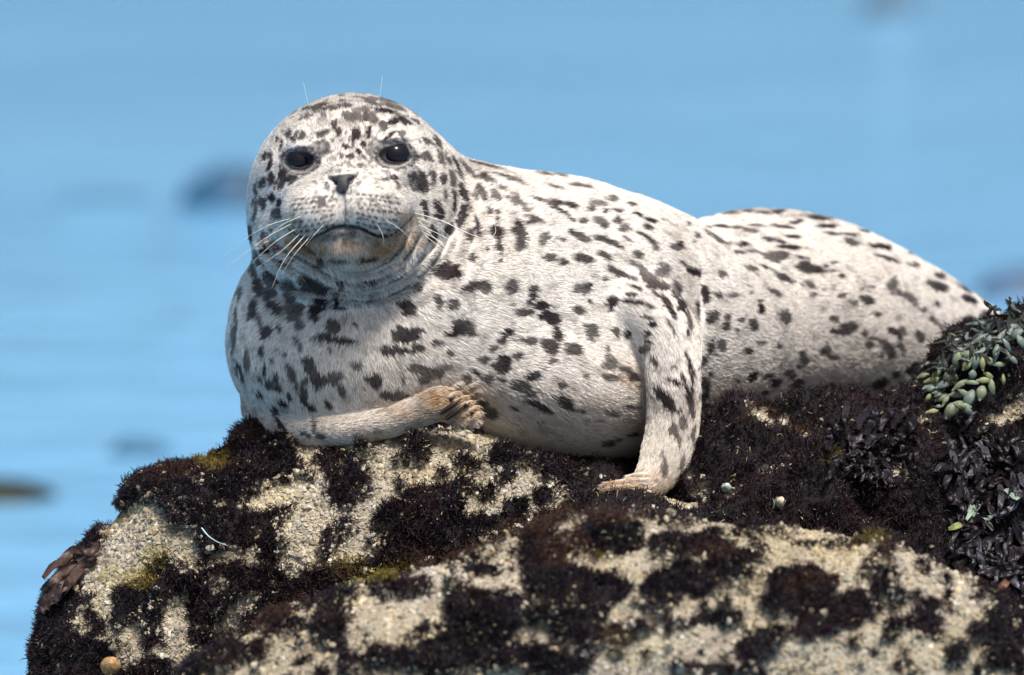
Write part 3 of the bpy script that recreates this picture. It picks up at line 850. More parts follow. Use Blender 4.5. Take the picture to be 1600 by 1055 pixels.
wh_mat = plain_mat('whisker', (.80, .78, .70), .3, .5)
wh_dark = plain_mat('dark_whisker', (.10, .08, .07), .3, .5)
WH = [([(648,333),(690,345),(735,366),(762,373),(774,364),(773,350)], .9, 0), ([(652,340),(680,352),(703,370)], .55, 0),
      ([(656,352),(690,368),(725,388),(752,398)], .6, 0), ([(660,362),(690,380),(705,406),(713,408)], .6, 0), ([(664,368),(705,398),(752,412)], .5, 0),
      ([(655,345),(675,368),(700,392),(712,410)], .55, 0),
      ([(452,342),(420,352),(385,372),(350,400)], .5, 0), ([(455,350),(415,372),(375,402),(335,432)], .45, 0), ([(462,358),(430,378),(392,412)], .6, 0),
      ([(470,364),(440,392),(400,420)], .55, 0), ([(478,366),(445,405),(425,450)], .65, 0), ([(486,368),(460,398),(440,430)], .5, 0),
      ([(450,334),(425,338),(400,350)], .45, 1), ([(452,328),(430,325),(405,333)], .4, 1), ([(458,320),(435,312),(415,318)], .4, 1),
      ([(636,320),(660,312),(690,322)], .4, 1), ([(640,312),(665,305),(700,330)], .45, 0), ([(628,300),(655,292),(675,296)], .4, 1),
      ([(620,332),(650,340),(668,352)], .4, 1), ([(605,345),(625,358),(640,372)], .45, 0), ([(590,352),(598,368),(600,380)], .4, 0),
      ([(497,190),(482,162),(474,128)], .5, 0), ([(580,186),(592,155),(598,118)], .55, 0), ([(584,188),(590,172),(593,156)], .35, 0), ([(478,192),(466,184),(455,178)], .35, 0),
      ([(505,352),(490,368),(478,384)], .45, 0), ([(645,326),(668,330),(700,338)], .4, 0), ([(470,338),(440,352),(412,376)], .5, 0)]
for pts, r, dk in WH:
    t0 = surf_t(*pts[0])
    rows = [c3(px, py, t0 - .002 + (.035 * i - .012 * i * i)) for i, (px, py) in enumerate(pts)]
    C = catmull(rows, 4)
    R = np.linspace(r, r * .3, len(C)) * .00078
    V, F = tube(C, R, 5)
    make_mesh('whisker', V, F, wh_dark if dk else wh_mat, seal)
claw_mat = plain_mat('claw_horn', (.03, .022, .02), .3, .5)
for (a, b, c, r) in (((688, 646), (705, 634), (722, 622), 4.2), ((697, 655), (713, 643), (728, 630), 4.4), ((722, 640), (729, 634), (735, 628), 3.0), ((700, 627), (706, 623), (711, 618), 2.6), ((733, 650), (738, 645), (742, 640), 2.4)):
    tt = max(surf_t(*b, 3), .12) + .002
    C = catmull([c3(*a, tt - .004), c3(*b, tt + .003), c3(*c, tt + .001)], 4)
    R = np.interp(np.linspace(0, 1, len(C)), [0, .5, 1], [r * .7, r, r * .25]) * .001
    V, F = tube(C, R, 7)
    make_mesh('claw', V, F, claw_mat, seal)
#@@ROCKS
# ------------------------------------------------------------------ rocks with turf algae and grit
def union(prims, k=.05):
    def f(p):
        d = None
        for c, r, M in prims:
            e = ell(p, c, r, M)
            d = e if d is None else smin(d, e, k)
        return d
    return f

def E(px, py, t, rx, ry, rt, roll=0):
    s = (D - t) / D
    return (c3(px, py, t), (rx * s, ry * s, rt), rot_cols(roll=roll) if roll else None)

def crop_list(o, s, rows):
    return [(x / s + o[0], y / s + o[1], rx / s, ry / s, an, 1.0) for x, y, rx, ry, an in rows]

ROCK_A = [E(665, 905, .06, .285, .238, .21), E(540, 900, .04, .26, .222, .21), E(350, 915, .02, .195, .182, .21), E(232, 1058, .02, .172, .218, .25), E(500, 1120, .02, .36, .28, .20),
          E(412, 696, .00, .030, .028, .05), E(262, 780, .02, .05, .028, .07)]
ROCK_MID = [E(985, 905, .05, .25, .130, .30), E(1000, 815, -.25, .33, .115, .22), E(900, 780, -.02, .07, .05, .10), E(1000, 1100, .1, .4, .25, .3)]
ROCK_C = [E(1165, 775, .02, .105, .125, .16), E(1250, 770, -.02, .09, .115, .15), E(1190, 850, .04, .16, .11, .2), E(1340, 800, -.06, .15, .145, .2), E(1568, 745, -.08, .128, .215, .22, 0),
          E(1420, 800, -.02, .14, .15, .2), E(1660, 700, -.10, .17, .200, .25), E(1560, 960, .02, .28, .26, .26), E(1350, 960, .02, .3, .19, .25), E(1300, 800, -.45, .40, .155, .28), E(1620, 900, -.40, .30, .24, .28),
          E(1475, 685, -.09, .045, .065, .09)]
ROCK_B = [E(1010, 1135, .66, .40, .325, .27), E(1330, 1095, .66, .265, .245, .26), E(740, 1160, .66, .34, .278, .26), E(1480, 1145, .66, .13, .228, .24), E(500, 1225, .68, .28, .245, .24), E(1180, 1010, .66, .2, .18, .24)]

BARE_A = crop_list((0, 640), 2.543, [(560, 500, 140, 120, -35), (400, 660, 90, 70, -30), (500, 620, 90, 90, 0), (425, 760, 35, 70, -10), (745, 560, 55, 75, -20), (1130, 345, 130, 45, -20), (1200, 480, 60, 110, 20), (1230, 600, 110, 70, 0), (1000, 590, 30, 25, 0), (690, 850, 50, 100, 0), (525, 930, 45, 80, 0), (980, 770, 70, 30, -10), (920, 850, 50, 40, 0), (455, 900, 30, 25, 0), (330, 840, 25, 15, 0), (350, 880, 22, 15, 0), (1020, 380, 35, 30, 0), (710, 960, 40, 50, 0), (900, 580, 50, 20, 0), (1330, 430, 40, 90, 0)]) + \
    [(690, 740, 200, 62, 3, 1), (560, 700, 90, 22, 0, 1), (620, 715, 150, 40, 3, 1), (600, 790, 60, 50, 0, 1), (790, 790, 130, 60, 10, 1), (850, 790, 55, 50, 0, 1), (560, 810, 60, 70, 0, 1), (500, 800, 40, 50, 0, 1), (880, 790, 35, 25, 0, 1), (620, 870, 40, 10, 0, .9)]
ALGAE_A = crop_list((500, 660), 2.671, [(60, 165, 95, 60, 0), (110, 270, 95, 105, 0), (185, 145, 35, 22, 0), (395, 140, 45, 48, 20), (320, 180, 15, 15, 0), (600, 182, 60, 38, 0), (770, 160, 100, 42, 0), (760, 225, 42, 42, 0), (500, 218, 32, 16, 0), (590, 265, 50, 40, 0), (690, 300, 42, 32, 0), (920, 320, 52, 48, 30), (440, 400, 170, 130, -25), (300, 470, 90, 110, 0), (390, 320, 60, 25, -40), (690, 425, 180, 45, -8), (810, 365, 65, 55, 0), (960, 215, 110, 60, 25), (1050, 260, 80, 100, 0), (105, 445, 36, 60, 0), (38, 510, 24, 120, 0), (350, 540, 110, 80, 0), (620, 480, 330, 30, -16), (250, 590, 260, 45, -14), (-100, 700, 240, 60, -25), (960, 395, 120, 25, 0), (330, 265, 18, 14, 0), (160, 60, 0.1, 0.1, 0), (110, 330, 40, 50, 0)])
ALGAE_B = crop_list((500, 660), 2.671, [(620, 500, 200, 38, -22), (900, 450, 170, 45, -12), (930, 590, 100, 150, 10), (1040, 690, 140, 80, 10), (1210, 505, 150, 58, -5), (1440, 520, 80, 40, 0), (1180, 700, 130, 65, 0), (610, 562, 62, 38, 0), (535, 610, 35, 20, 0), (690, 632, 75, 26, -8), (340, 720, 140, 62, -10), (300, 670, 20, 40, 0), (600, 850, 220, 120, -25), (740, 850, 120, 70, 0), (640, 960, 180, 80, 10), (470, 900, 90, 100, 0), (80, 880, 125, 85, 0), (150, 960, 80, 60, 0), (1080, 850, 110, 68, 0), (930, 830, 45, 30, 0), (1160, 780, 60, 40, 0), (950, 1010, 190, 60, 5), (1420, 700, 90, 80, -15), (350, 1000, 300, 40, 8), (780, 705, 30, 18, 0), (60, 760, 60, 40, 0)]) + \
    crop_list((1040, 640), 2.543, [(210, 560, 150, 60, 10), (240, 640, 110, 70, 0), (90, 690, 140, 70, 0), (60, 560, 60, 40, 0), (510, 690, 130, 55, -10), (560, 760, 110, 60, -20), (440, 780, 90, 40, 0), (730, 810, 110, 75, -10), (870, 755, 80, 22, 10), (600, 870, 130, 45, -10), (1030, 845, 62, 78, 0), (190, 850, 130, 52, -8), (370, 930, 110, 50, -30), (40, 900, 60, 60, 0), (860, 950, 160, 55, 5), (340, 980, 60, 60, 0), (920, 1000, 90, 60, 0), (1270, 830, 90, 110, 30), (1350, 950, 60, 90, 0), (1310, 990, 60, 50, 0), (910, 530, 170, 42, 6), (1060, 580, 60, 40, 20), (200, 1030, 260, 22, 0), (1180, 700, 80, 60, 0), (730, 620, 60, 18, -20)]) + \
    [(400, 990, 110, 45, -30, 1), (500, 940, 60, 35, -30, 1), (300, 1030, 40, 40, 0, 1), (560, 905, 60, 18, -15, 1)]
BARE_B = [(1110,822,215,13,2,1),(1400,885,100,18,24,1),(1330,875,110,22,5,1),(1500,940,50,40,40,1),(760,862,90,7,-20,.9),(1290,1040,120,26,0,1),(1430,1020,90,24,10,1),(1250,850,110,22,4,1),(1090,1000,70,20,-10,1),(650,900,70,10,-12,1),(640,975,60,40,-20,1),(480, 1055, 120, 12, 6, 1), (440, 935, 22, 10, 0, 1), (395, 1000, 26, 14, -30, 1), (455, 1010, 40, 18, -15, 1), (480, 960, 26, 14, 0, 1), (700, 880, 50, 10, -20, .8), (575, 980, 25, 50, 20, 1), (600, 905, 20, 8, 0, 1)]
BARE_C = [(1192, 668, 22, 9, 10, 1), (1196, 743, 10, 9, 0, 1), (1405, 752, 20, 22, 30, 1), (1412, 740, 14, 10, 0, 1), (1100, 765, 12, 14, 0, 1), (1135, 775, 26, 10, -20, 1), (1595, 640, 30, 14, -30, 1), (1570, 655, 16, 8, -20, .9), (1040, 790, 26, 8, 0, .9), (1060, 796, 30, 6, 0, .9), (1245, 690, 16, 6, 20, .7)]
YELLOW = [(330, 722, 26, 14, 0, 1), (350, 715, 12, 12, 0, 1), (600, 893, 45, 14, -15, 1), (560, 902, 30, 10, -10, 1), (245, 870, 18, 20, 0, .8), (215, 905, 25, 16, 0, .9), (175, 900, 20, 20, 0, .7), (540, 880, 30, 16, 0, .5), (935, 868, 5, 8, 0, 1), (1300, 715, 20, 10, 0, .4), (1360, 845, 30, 10, 0, .6), (990, 1010, 60, 30, 0, .3)]
BROWN = [(850, 815, 90, 16, -14, 1), (880, 850, 40, 40, 0, .9), (720, 860, 80, 14, -18, 1), (960, 808, 60, 10, 0, .9), (640, 870, 50, 14, -15, .8), (1180, 650, 40, 16, 0, .9), (1240, 668, 30, 10, 10, .9), (300, 730, 60, 16, -10, .6), (430, 960, 60, 14, -30, .8), (1260, 905, 50, 16, -10, .8), (520, 960, 60, 14, 0, .4), (1110, 860, 40, 14, 0, .6)]

ICO_V = []
def ico():
    t = (1 + 5 ** .5) / 2
    v = np.array([(-1, t, 0), (1, t, 0), (-1, -t, 0), (1, -t, 0), (0, -1, t), (0, 1, t), (0, -1, -t), (0, 1, -t), (t, 0, -1), (t, 0, 1), (-t, 0, -1), (-t, 0, 1)], float)
    f = np.array([(0, 11, 5), (0, 5, 1), (0, 1, 7), (0, 7, 10), (0, 10, 11), (1, 5, 9), (5, 11, 4), (11, 10, 2), (10, 7, 6), (7, 1, 8), (3, 9, 4), (3, 4, 2), (3, 2, 6), (3, 6, 8), (3, 8, 9), (4, 9, 5), (2, 4, 11), (6, 2, 10), (8, 6, 7), (9, 8, 1)])
    return v / np.linalg.norm(v, axis=1)[:, None], f
IV, IF = ico()

rock_mat = attr_mat('rock_stone', 'stone_colour', .85, .25, 260, .7, .004)
grit_mat = attr_mat('grit_grains', 'stone_colour', .7, .35, 500, .4, .002)
turf_mat, _nt, _b = new_mat('turf_algae')
_a = node(_nt, 'ShaderNodeAttribute', attribute_name='strand_colour')
_nt.links.new(_a.outputs['Color'], _b.inputs['Base Color'])
_b.inputs['Roughness'].default_value = .38
_b.inputs['Specular IOR Level'].default_value = .22

def stone_cols(n, P, seed):
    r = RNG.random(n)
    pal = np.array([(.36, .32, .255), (.31, .275, .22), (.42, .385, .32), (.28, .26, .23), (.21, .17, .13), (.37, .30, .19), (.56, .54, .48), (.28, .29, .25)])
    cum = np.cumsum([.26, .22, .14, .12, .09, .09, .04, .04])
    c = pal[np.minimum(np.searchsorted(cum, r), 7)]
    c = c * (1 + .14 * RNG.normal(0, 1, (n, 1))) * (1 + .45 * fbm(P, .07, 3, seed)[:, None]) * (1 - .4 * (noise(P, .008, seed + 1) > .45))[:, None]
    c = c * (np.array([1, .97, .90]) + (fbm(P, .12, 2, seed + 3)[:, None] * np.array([.0, .05, .25])))
    return np.clip(c, .03, .8)

def build_rock(name, label, prims, lo_px, hi_px, tlo, thi, mask_fn, n_turf, n_grit, h, seed, turf_len=.012, lump=.015, relief=0.0):
    f0 = union(prims, .045)
    f = lambda p: f0(p) + noise(p, .16, seed) * .010
    lo = np.array([(lo_px[0] - 800) / 1000, (527.5 - lo_px[1]) / 1000, tlo])
    hi = np.array([(hi_px[0] - 800) / 1000, (527.5 - hi_px[1]) / 1000, thi])
    p, q = surface_net(f, lo, hi, h)
    for _ in range(2):
        n = vnormals(p, q)
        p = p - np.clip(f(p), -h, h)[:, None] * n
    n = vnormals(p, q)
    x, y = to_px(p)
    warp = fbm(p, .030, 3, seed + 5) * 1.3 + .7 * noise(p, .009, seed + 6)
    alg = np.clip(mask_fn(p, x, y, n, warp), 0, 1)
    disp = fbm(p, .07, 3, seed + 1) * .010 + np.abs(noise(p, .022, seed + 2)) * .004 + noise(p, .010, seed + 3) * .0018
    soft = sstep(.35, .75, alg)
    cushion = soft * (lump * (.75 + 1.1 * noise(p, .045, seed + 8)) + .005 * noise(p, .014, seed + 9))
    if relief:
        disp = disp + relief * (1 - 2 * np.abs(noise(p, .085, seed + 25))) + relief * .4 * noise(p, .04, seed + 26)
    p = p + n * (disp + cushion)[:, None]
    n = vnormals(p, q)
    stone = np.array([.33, .29, .225]) * (1 + .3 * fbm(p, .05, 3, seed + 11)[:, None]) * (1 + .15 * noise(p, .012, seed + 12)[:, None])
    yl = spot_mask(p, x, y, YELLOW, warp)[:, None] * .55
    stone = stone * (1 - yl) + yl * np.array([.22, .19, .05])
    dark = np.array([.008, .0055, .007])
    col = stone * (1 - soft[:, None]) + dark * soft[:, None]
    root = empty(name, to_world(np.array([(prims[0][0][0]), lo[1], prims[0][0][2]])))
    tag(root, label, 'rock')
    make_mesh('stone_mass', p, q, rock_mat, root, colors={'stone_colour': col})
    front = sstep(-.5, 0, n[:, 2] + .4 * n[:, 1])
    vis = sstep(1110, 1075, y) if False else (y < 1100).astype(float)
    # turf algae
    thin = sstep(.12, .70, alg + .12 * noise(p, .008, seed + 21))
    wgt = np.maximum(soft, .5 * thin) * (.04 + .96 * front) * vis
    if n_turf and wgt.sum() > 0:
        pick, w = sample_surface(p, q, wgt, n_turf)
        P, N = mix(q, pick, w, p), mix(q, pick, w, n)
        N /= np.linalg.norm(N, axis=1)[:, None]
        m = len(P)
        px_, py_ = to_px(P)
        wp = fbm(P, .02, 2, seed + 13) * 1.5
        yel = spot_mask(P, px_, py_, YELLOW, wp)
        brn = spot_mask(P, px_, py_, BROWN, wp)
        tuft = np.floor((P + .004 * np.stack([noise(P, .01, seed + s) for s in (31, 32, 33)], 1)) / .011)
        hsh = np.stack([hash3(tuft[:, 0].astype(np.int64), tuft[:, 1].astype(np.int64), tuft[:, 2].astype(np.int64), s + seed) for s in (1, 2, 3)], 1)
        dirn = N + .85 * hsh + .24 * RNG.normal(0, 1, (m, 3)) + np.array([0, .12, 0])
        dirn /= np.linalg.norm(dirn, axis=1)[:, None]
        L = turf_len * (.45 + .8 * RNG.random(m)) * (1 + .55 * hsh[:, 0])
        k = 5
        pts = np.zeros((m, k, 3))
        pts[:, 0] = P - N * .002
        dcur = dirn
        bend = RNG.normal(0, .55, (m, 3))
        for i in range(1, k):
            dcur = dcur + bend * .35 + RNG.normal(0, .30, (m, 3)) + np.array([0, -.06, 0])
            dcur = dcur / np.linalg.norm(dcur, axis=1)[:, None]
            pts[:, i] = pts[:, i - 1] + dcur * (L / (k - 1))[:, None]
        sh = RNG.random(m) < .012 + .03 * (noise(P, .03, seed + 17) > .25)
        pts[sh] = pts[sh][:, :1] + (pts[sh] - pts[sh][:, :1]) * np.array([1, 1, .9, .8, .7])[None, :, None]
        R = np.array([.0006, .00065, .0006, .0005, .0002])[None] * (.6 + .7 * RNG.random(m))[:, None]
        base = np.array([.0085, .0052, .0085]) * (.7 + .9 * RNG.random((m, 1)))
        redd = np.clip(noise(P, .07, seed + 16) + .2, 0, 1)[:, None] * RNG.random((m, 1))
        base = base * (1 - redd) + redd * np.array([.036, .015, .013])
        base = base * (1 + .6 * np.clip(noise(P, .05, seed + 15), -1, 1)[:, None])
        base = base * (1 - brn[:, None]) + brn[:, None] * np.array([.042, .020, .015]) * (.6 + .8 * RNG.random((m, 1)))
        base = base * (1 - yel[:, None]) + yel[:, None] * np.array([.16, .12, .025]) * (.4 + .9 * RNG.random((m, 1)))
        gl = sh  # pale strands: wet glints painted into the strand colour
        base[gl] = np.array([.42, .36, .20]) * (.5 + .8 * RNG.random((gl.sum(), 1)))
        gl = RNG.random(m) < .0015  # a few teal strands, more glints given as colour
        base[gl] = np.array([.10, .26, .20])
        o = hair_object('turf_algae', pts, R, np.clip(base, .004, .6), turf_mat, root)
        o['kind'] = 'stuff'
    # grit: rounded grains bedded in the bare stone
    bare = (1 - soft) * (.03 + .97 * front) * vis + .035 * soft * front * vis * (noise(p, .03, seed + 18) > .35)
    if n_grit and bare.sum() > 0:
        pick, w = sample_surface(p, q, bare, n_grit)
        P, N = mix(q, pick, w, p), mix(q, pick, w, n)
        m = len(P)
        size = np.clip(np.exp(RNG.normal(math.log(.0017), .52, m)), .0009, .0060)
        V = IV[None] * (1 + .28 * RNG.normal(0, 1, (m, 12, 1)).clip(-1.4, 1.4))
        sc = size[:, None] * np.array([1.2, .85, 1.0])[None] * (1 + .25 * RNG.normal(0, 1, (m, 3))).clip(.5, 1.6)
        a = RNG.random(m) * 6.283
        b = RNG.random(m) * 6.283
        V = V * sc[:, None]
        ca, sa, cb, sb = np.cos(a)[:, None], np.sin(a)[:, None], np.cos(b)[:, None], np.sin(b)[:, None]
        X, Y, Z = V[..., 0], V[..., 1], V[..., 2]
        X, Y = X * ca - Y * sa, X * sa + Y * ca
        Y, Z = Y * cb - Z * sb, Y * sb + Z * cb
        V = np.stack([X, Y, Z], -1) + (P - N * (size * .12)[:, None])[:, None]
        F = (IF[None] + (np.arange(m) * 12)[:, None, None]).reshape(-1, 3)
        gx, gy = to_px(P)
        C = stone_cols(m, P, seed + 20)
        ylg = spot_mask(P, gx, gy, YELLOW, fbm(P, .02, 2, seed + 13) * 1.5)[:, None] * .6
        C = C * (1 - ylg) + ylg * np.array([.26, .22, .06])
        o = make_mesh('grit', V.reshape(-1, 3), F, grit_mat, root, colors={'stone_colour': np.repeat(C, 12, 0)}, smooth=False)
        o['kind'] = 'stuff'
        # bigger pebbles, one object each, sharing four meshes
        np_ = 70
        pick, w = sample_surface(p, q, bare * (front > .5), np_)
        P, N = mix(q, pick, w, p), mix(q, pick, w, n)
        for i in range(np_):
            o = bpy.data.objects.new('pebble', PEBBLES[int(RNG.integers(len(PEBBLES)))])
            SC.collection.objects.link(o)
            o.parent = root
            o.matrix_parent_inverse = Matrix.Translation(-Vector(root.location))
            o.location = to_world(P[i] - N[i] * .002)
            o.rotation_euler = RNG.random(3) * 6.283
            s = RNG.uniform(.7, 1.35)
            o.scale = (s, s * RNG.uniform(.75, 1.1), s * RNG.uniform(.7, 1))
    return p, q, n, root

PEBBLES = []
for i, colr in enumerate([(.52, .46, .36), (.36, .34, .30), (.62, .56, .46), (.40, .30, .20), (.30, .26, .22), (.48, .42, .30)]):
    rr = np.random.default_rng(40 + i)
    bm_v = IV * (1 + .22 * rr.normal(0, 1, (12, 1)).clip(-1.2, 1.2)) * np.array([.0068, .0052, .0048])
    me = bpy.data.meshes.new('pebble')
    me.from_pydata([tuple(v) for v in bm_v], [], [tuple(int(k) for k in t) for t in IF])
    me.polygons.foreach_set('use_smooth', [True] * len(IF))
    me.materials.append(plain_mat('pebble_stone_' + 'abcdef'[i], colr, .8, .3, 300, .3))
    PEBBLES.append(me)

def mask_a(p, x, y, n, w):
    bare = spot_mask(p, x, y, BARE_A, w * .8 + .8)
    alg = spot_mask(p, x, y, ALGAE_A, w * .7 - .8)
    m = np.maximum(1 - bare, alg)
    speck = sstep(.30, .5, fbm(p, .02, 2, 301)) * .75
    m = np.where(m > .5, np.minimum(m, 1 - speck * (x < 620)), m)
    side = sstep(.1, -.3, n[:, 2])
    return m * (1 - side) + side * sstep(-.2, .1, fbm(p, .06, 2, 303))

def mask_b(p, x, y, n, w):
    alg = spot_mask(p, x, y, ALGAE_B, w * 1.0 - .7)
    bare = spot_mask(p, x, y, BARE_B, w)
    alg = alg * (1 - bare)
    small = sstep(.42, .55, fbm(p, .03, 2, 311) + .15 * noise(p, .01, 312))
    return np.maximum(np.maximum(alg, small * .9), .85 * sstep(.50, .66, noise(p, .016, 313) + .3 * noise(p, .006, 314)))

def mask_c(p, x, y, n, w):
    bare = spot_mask(p, x, y, BARE_C, w * 1.4)
    speck = sstep(.46, .6, fbm(p, .035, 3, 321) + .1 * noise(p, .01, 322))
    return 1 - np.maximum(bare, speck * .9)

pa, qa, na, rockA = build_rock('boulder', 'rounded gritty boulder under the seal\'s chest, patched with dark turf algae, left of the others', ROCK_A, (-60, 1230), (1010, 640), -.38, .46, mask_a, 150000, 36000, .0050, 100)
print('rock a', len(pa), time.time() - T0)
pm, qm, nm, rockM = build_rock('boulder', 'dark algae-covered ledge in the hollow under the seal\'s belly and bent flipper', ROCK_MID, (640, 1230), (1400, 690), -.55, .46, mask_c, 60000, 3000, .0065, 200, relief=.008)
pc, qc, nc, rockC = build_rock('boulder', 'dark boulder thick with purple-black algae in front of the seal\'s hind body', ROCK_C, (980, 1230), (1960, 450), -.80, .36, mask_c, 200000, 6000, .0060, 300, .014, .020, relief=.020)
print('rock c', len(pc), time.time() - T0)
pb, qb, nb_, rockB = build_rock('boulder', 'broad pale out-of-focus boulder in the foreground with dark cushions of algae', ROCK_B, (200, 1200), (1720, 740), .33, 1.0, mask_b, 140000, 36000, .0055, 400, .010, .014)
print('rock b', len(pb), time.time() - T0)

# the mass of bedrock that carries the boulders down into the sea
def build_bedrock():
    prims = [E(450, 1500, -.1, .75, .42, .85), E(1300, 1480, -.1, .95, .45, .95), E(900, 1900, -.1, 1.3, .60, 1.2), E(900, 2250, -.1, 1.8, .6, 1.7)]
    f = lambda p: union(prims, .15)(p) + noise(p, .4, 71) * .03
    p, q = surface_net(f, (-2.2, -2.6, -2.2), (2.6, -.45, 1.9), .03)
    n = vnormals(p, q)
    p = p + n * (fbm(p, .25, 4, 77) * .05)[:, None]
    soft = sstep(-.1, .15, fbm(p, .15, 3, 78))[:, None]
    col = np.array([.30, .27, .20]) * (1 - soft) + np.array([.02, .014, .014]) * soft
    o = make_mesh('bedrock', p, q, rock_mat, None, colors={'stone_colour': col})
    tag(o, 'dark bedrock below the boulders', kind='structure')
build_bedrock()

# ------------------------------------------------------------------ seaweeds and small things on the rocks
def front_t(P, px, py, rad=7):
    X, Y = to_px(P)
    m = (np.abs(X - px) < rad) & (np.abs(Y - py) < rad)
    return P[m, 2].max() if m.any() else None

def blob(c, axis, L, W, Th, seed, nu=8, nv=6, nrm=(0, 0, 1)):
    """plump leaf-like bladder: pointed-oval, flattened along nrm"""
    axis = np.array(axis, float) / np.linalg.norm(axis)
    nrm = np.array(nrm, float)
    nrm = nrm - (nrm @ axis) * axis
    nrm /= np.linalg.norm(nrm)
    side = np.cross(axis, nrm)
    r = np.random.default_rng(seed)
    V, F = [], []
    for j in range(nv + 1):
        u = j / nv
        prof = math.sin(math.pi * min(max(u, .03), .97)) ** .62 * (.8 + .35 * u)
        for i in range(nu):
            a = 2 * math.pi * i / nu
            k = 1 + .07 * r.normal()
            V.append(c + axis * L * (u - .5) + side * W / 2 * prof * math.cos(a) * k + nrm * Th / 2 * prof * math.sin(a) * k + nrm * .12 * L * math.sin(math.pi * u))
    for j in range(nv):
        for i in range(nu):
            F.append((j * nu + i, j * nu + (i + 1) % nu, (j + 1) * nu + (i + 1) % nu, (j + 1) * nu + i))
    F.append((0, 1, 2, 3)); F.append((nv * nu, nv * nu + 1, nv * nu + 2, nv * nu + 3))
    return np.array(V), np.array(F)

def ribbon(rows, widths, nrm0, ruffle, seed, th=.0007, cols=4, wave=3.0):
    """a frond with real thickness and a ruffled edge"""
    C = catmull(rows, 5)
    W = np.interp(np.linspace(0, 1, len(C)), np.linspace(0, 1, len(widths)), widths)
    T = np.gradient(C, axis=0)
    T /= np.linalg.norm(T, axis=1)[:, None] + 1e-9
    nr = np.array(nrm0, float)
    N = nr - (T @ nr)[:, None] * T
    N /= np.linalg.norm(N, axis=1)[:, None] + 1e-9
    S = np.cross(T, N)
    r = np.random.default_rng(seed)
    ph = r.random(2) * 6.28
    V, F = [], []
    for lay in (1, -1):
        for i in range(len(C)):
            for j in range(cols + 1):
                u = j / cols * 2 - 1
                z = ruffle * abs(u) ** 1.5 * math.sin(i * wave * .35 + ph[0 if u < 0 else 1] + u * 1.2) + .15 * ruffle * r.normal()
                V.append(C[i] + S[i] * W[i] * u + N[i] * (z + lay * th))
    nC, m = len(C), cols + 1
    for i in range(nC - 1):
        for j in range(cols):
            F.append((i * m + j, i * m + j + 1, (i + 1) * m + j + 1, (i + 1) * m + j))
            o = nC * m
            F.append((o + i * m + j, o + (i + 1) * m + j, o + (i + 1) * m + j + 1, o + i * m + j + 1))
        for j in (0, cols):
            F.append((i * m + j, (i + 1) * m + j, nC * m + (i + 1) * m + j, nC * m + i * m + j))
    return np.array(V), np.array(F)

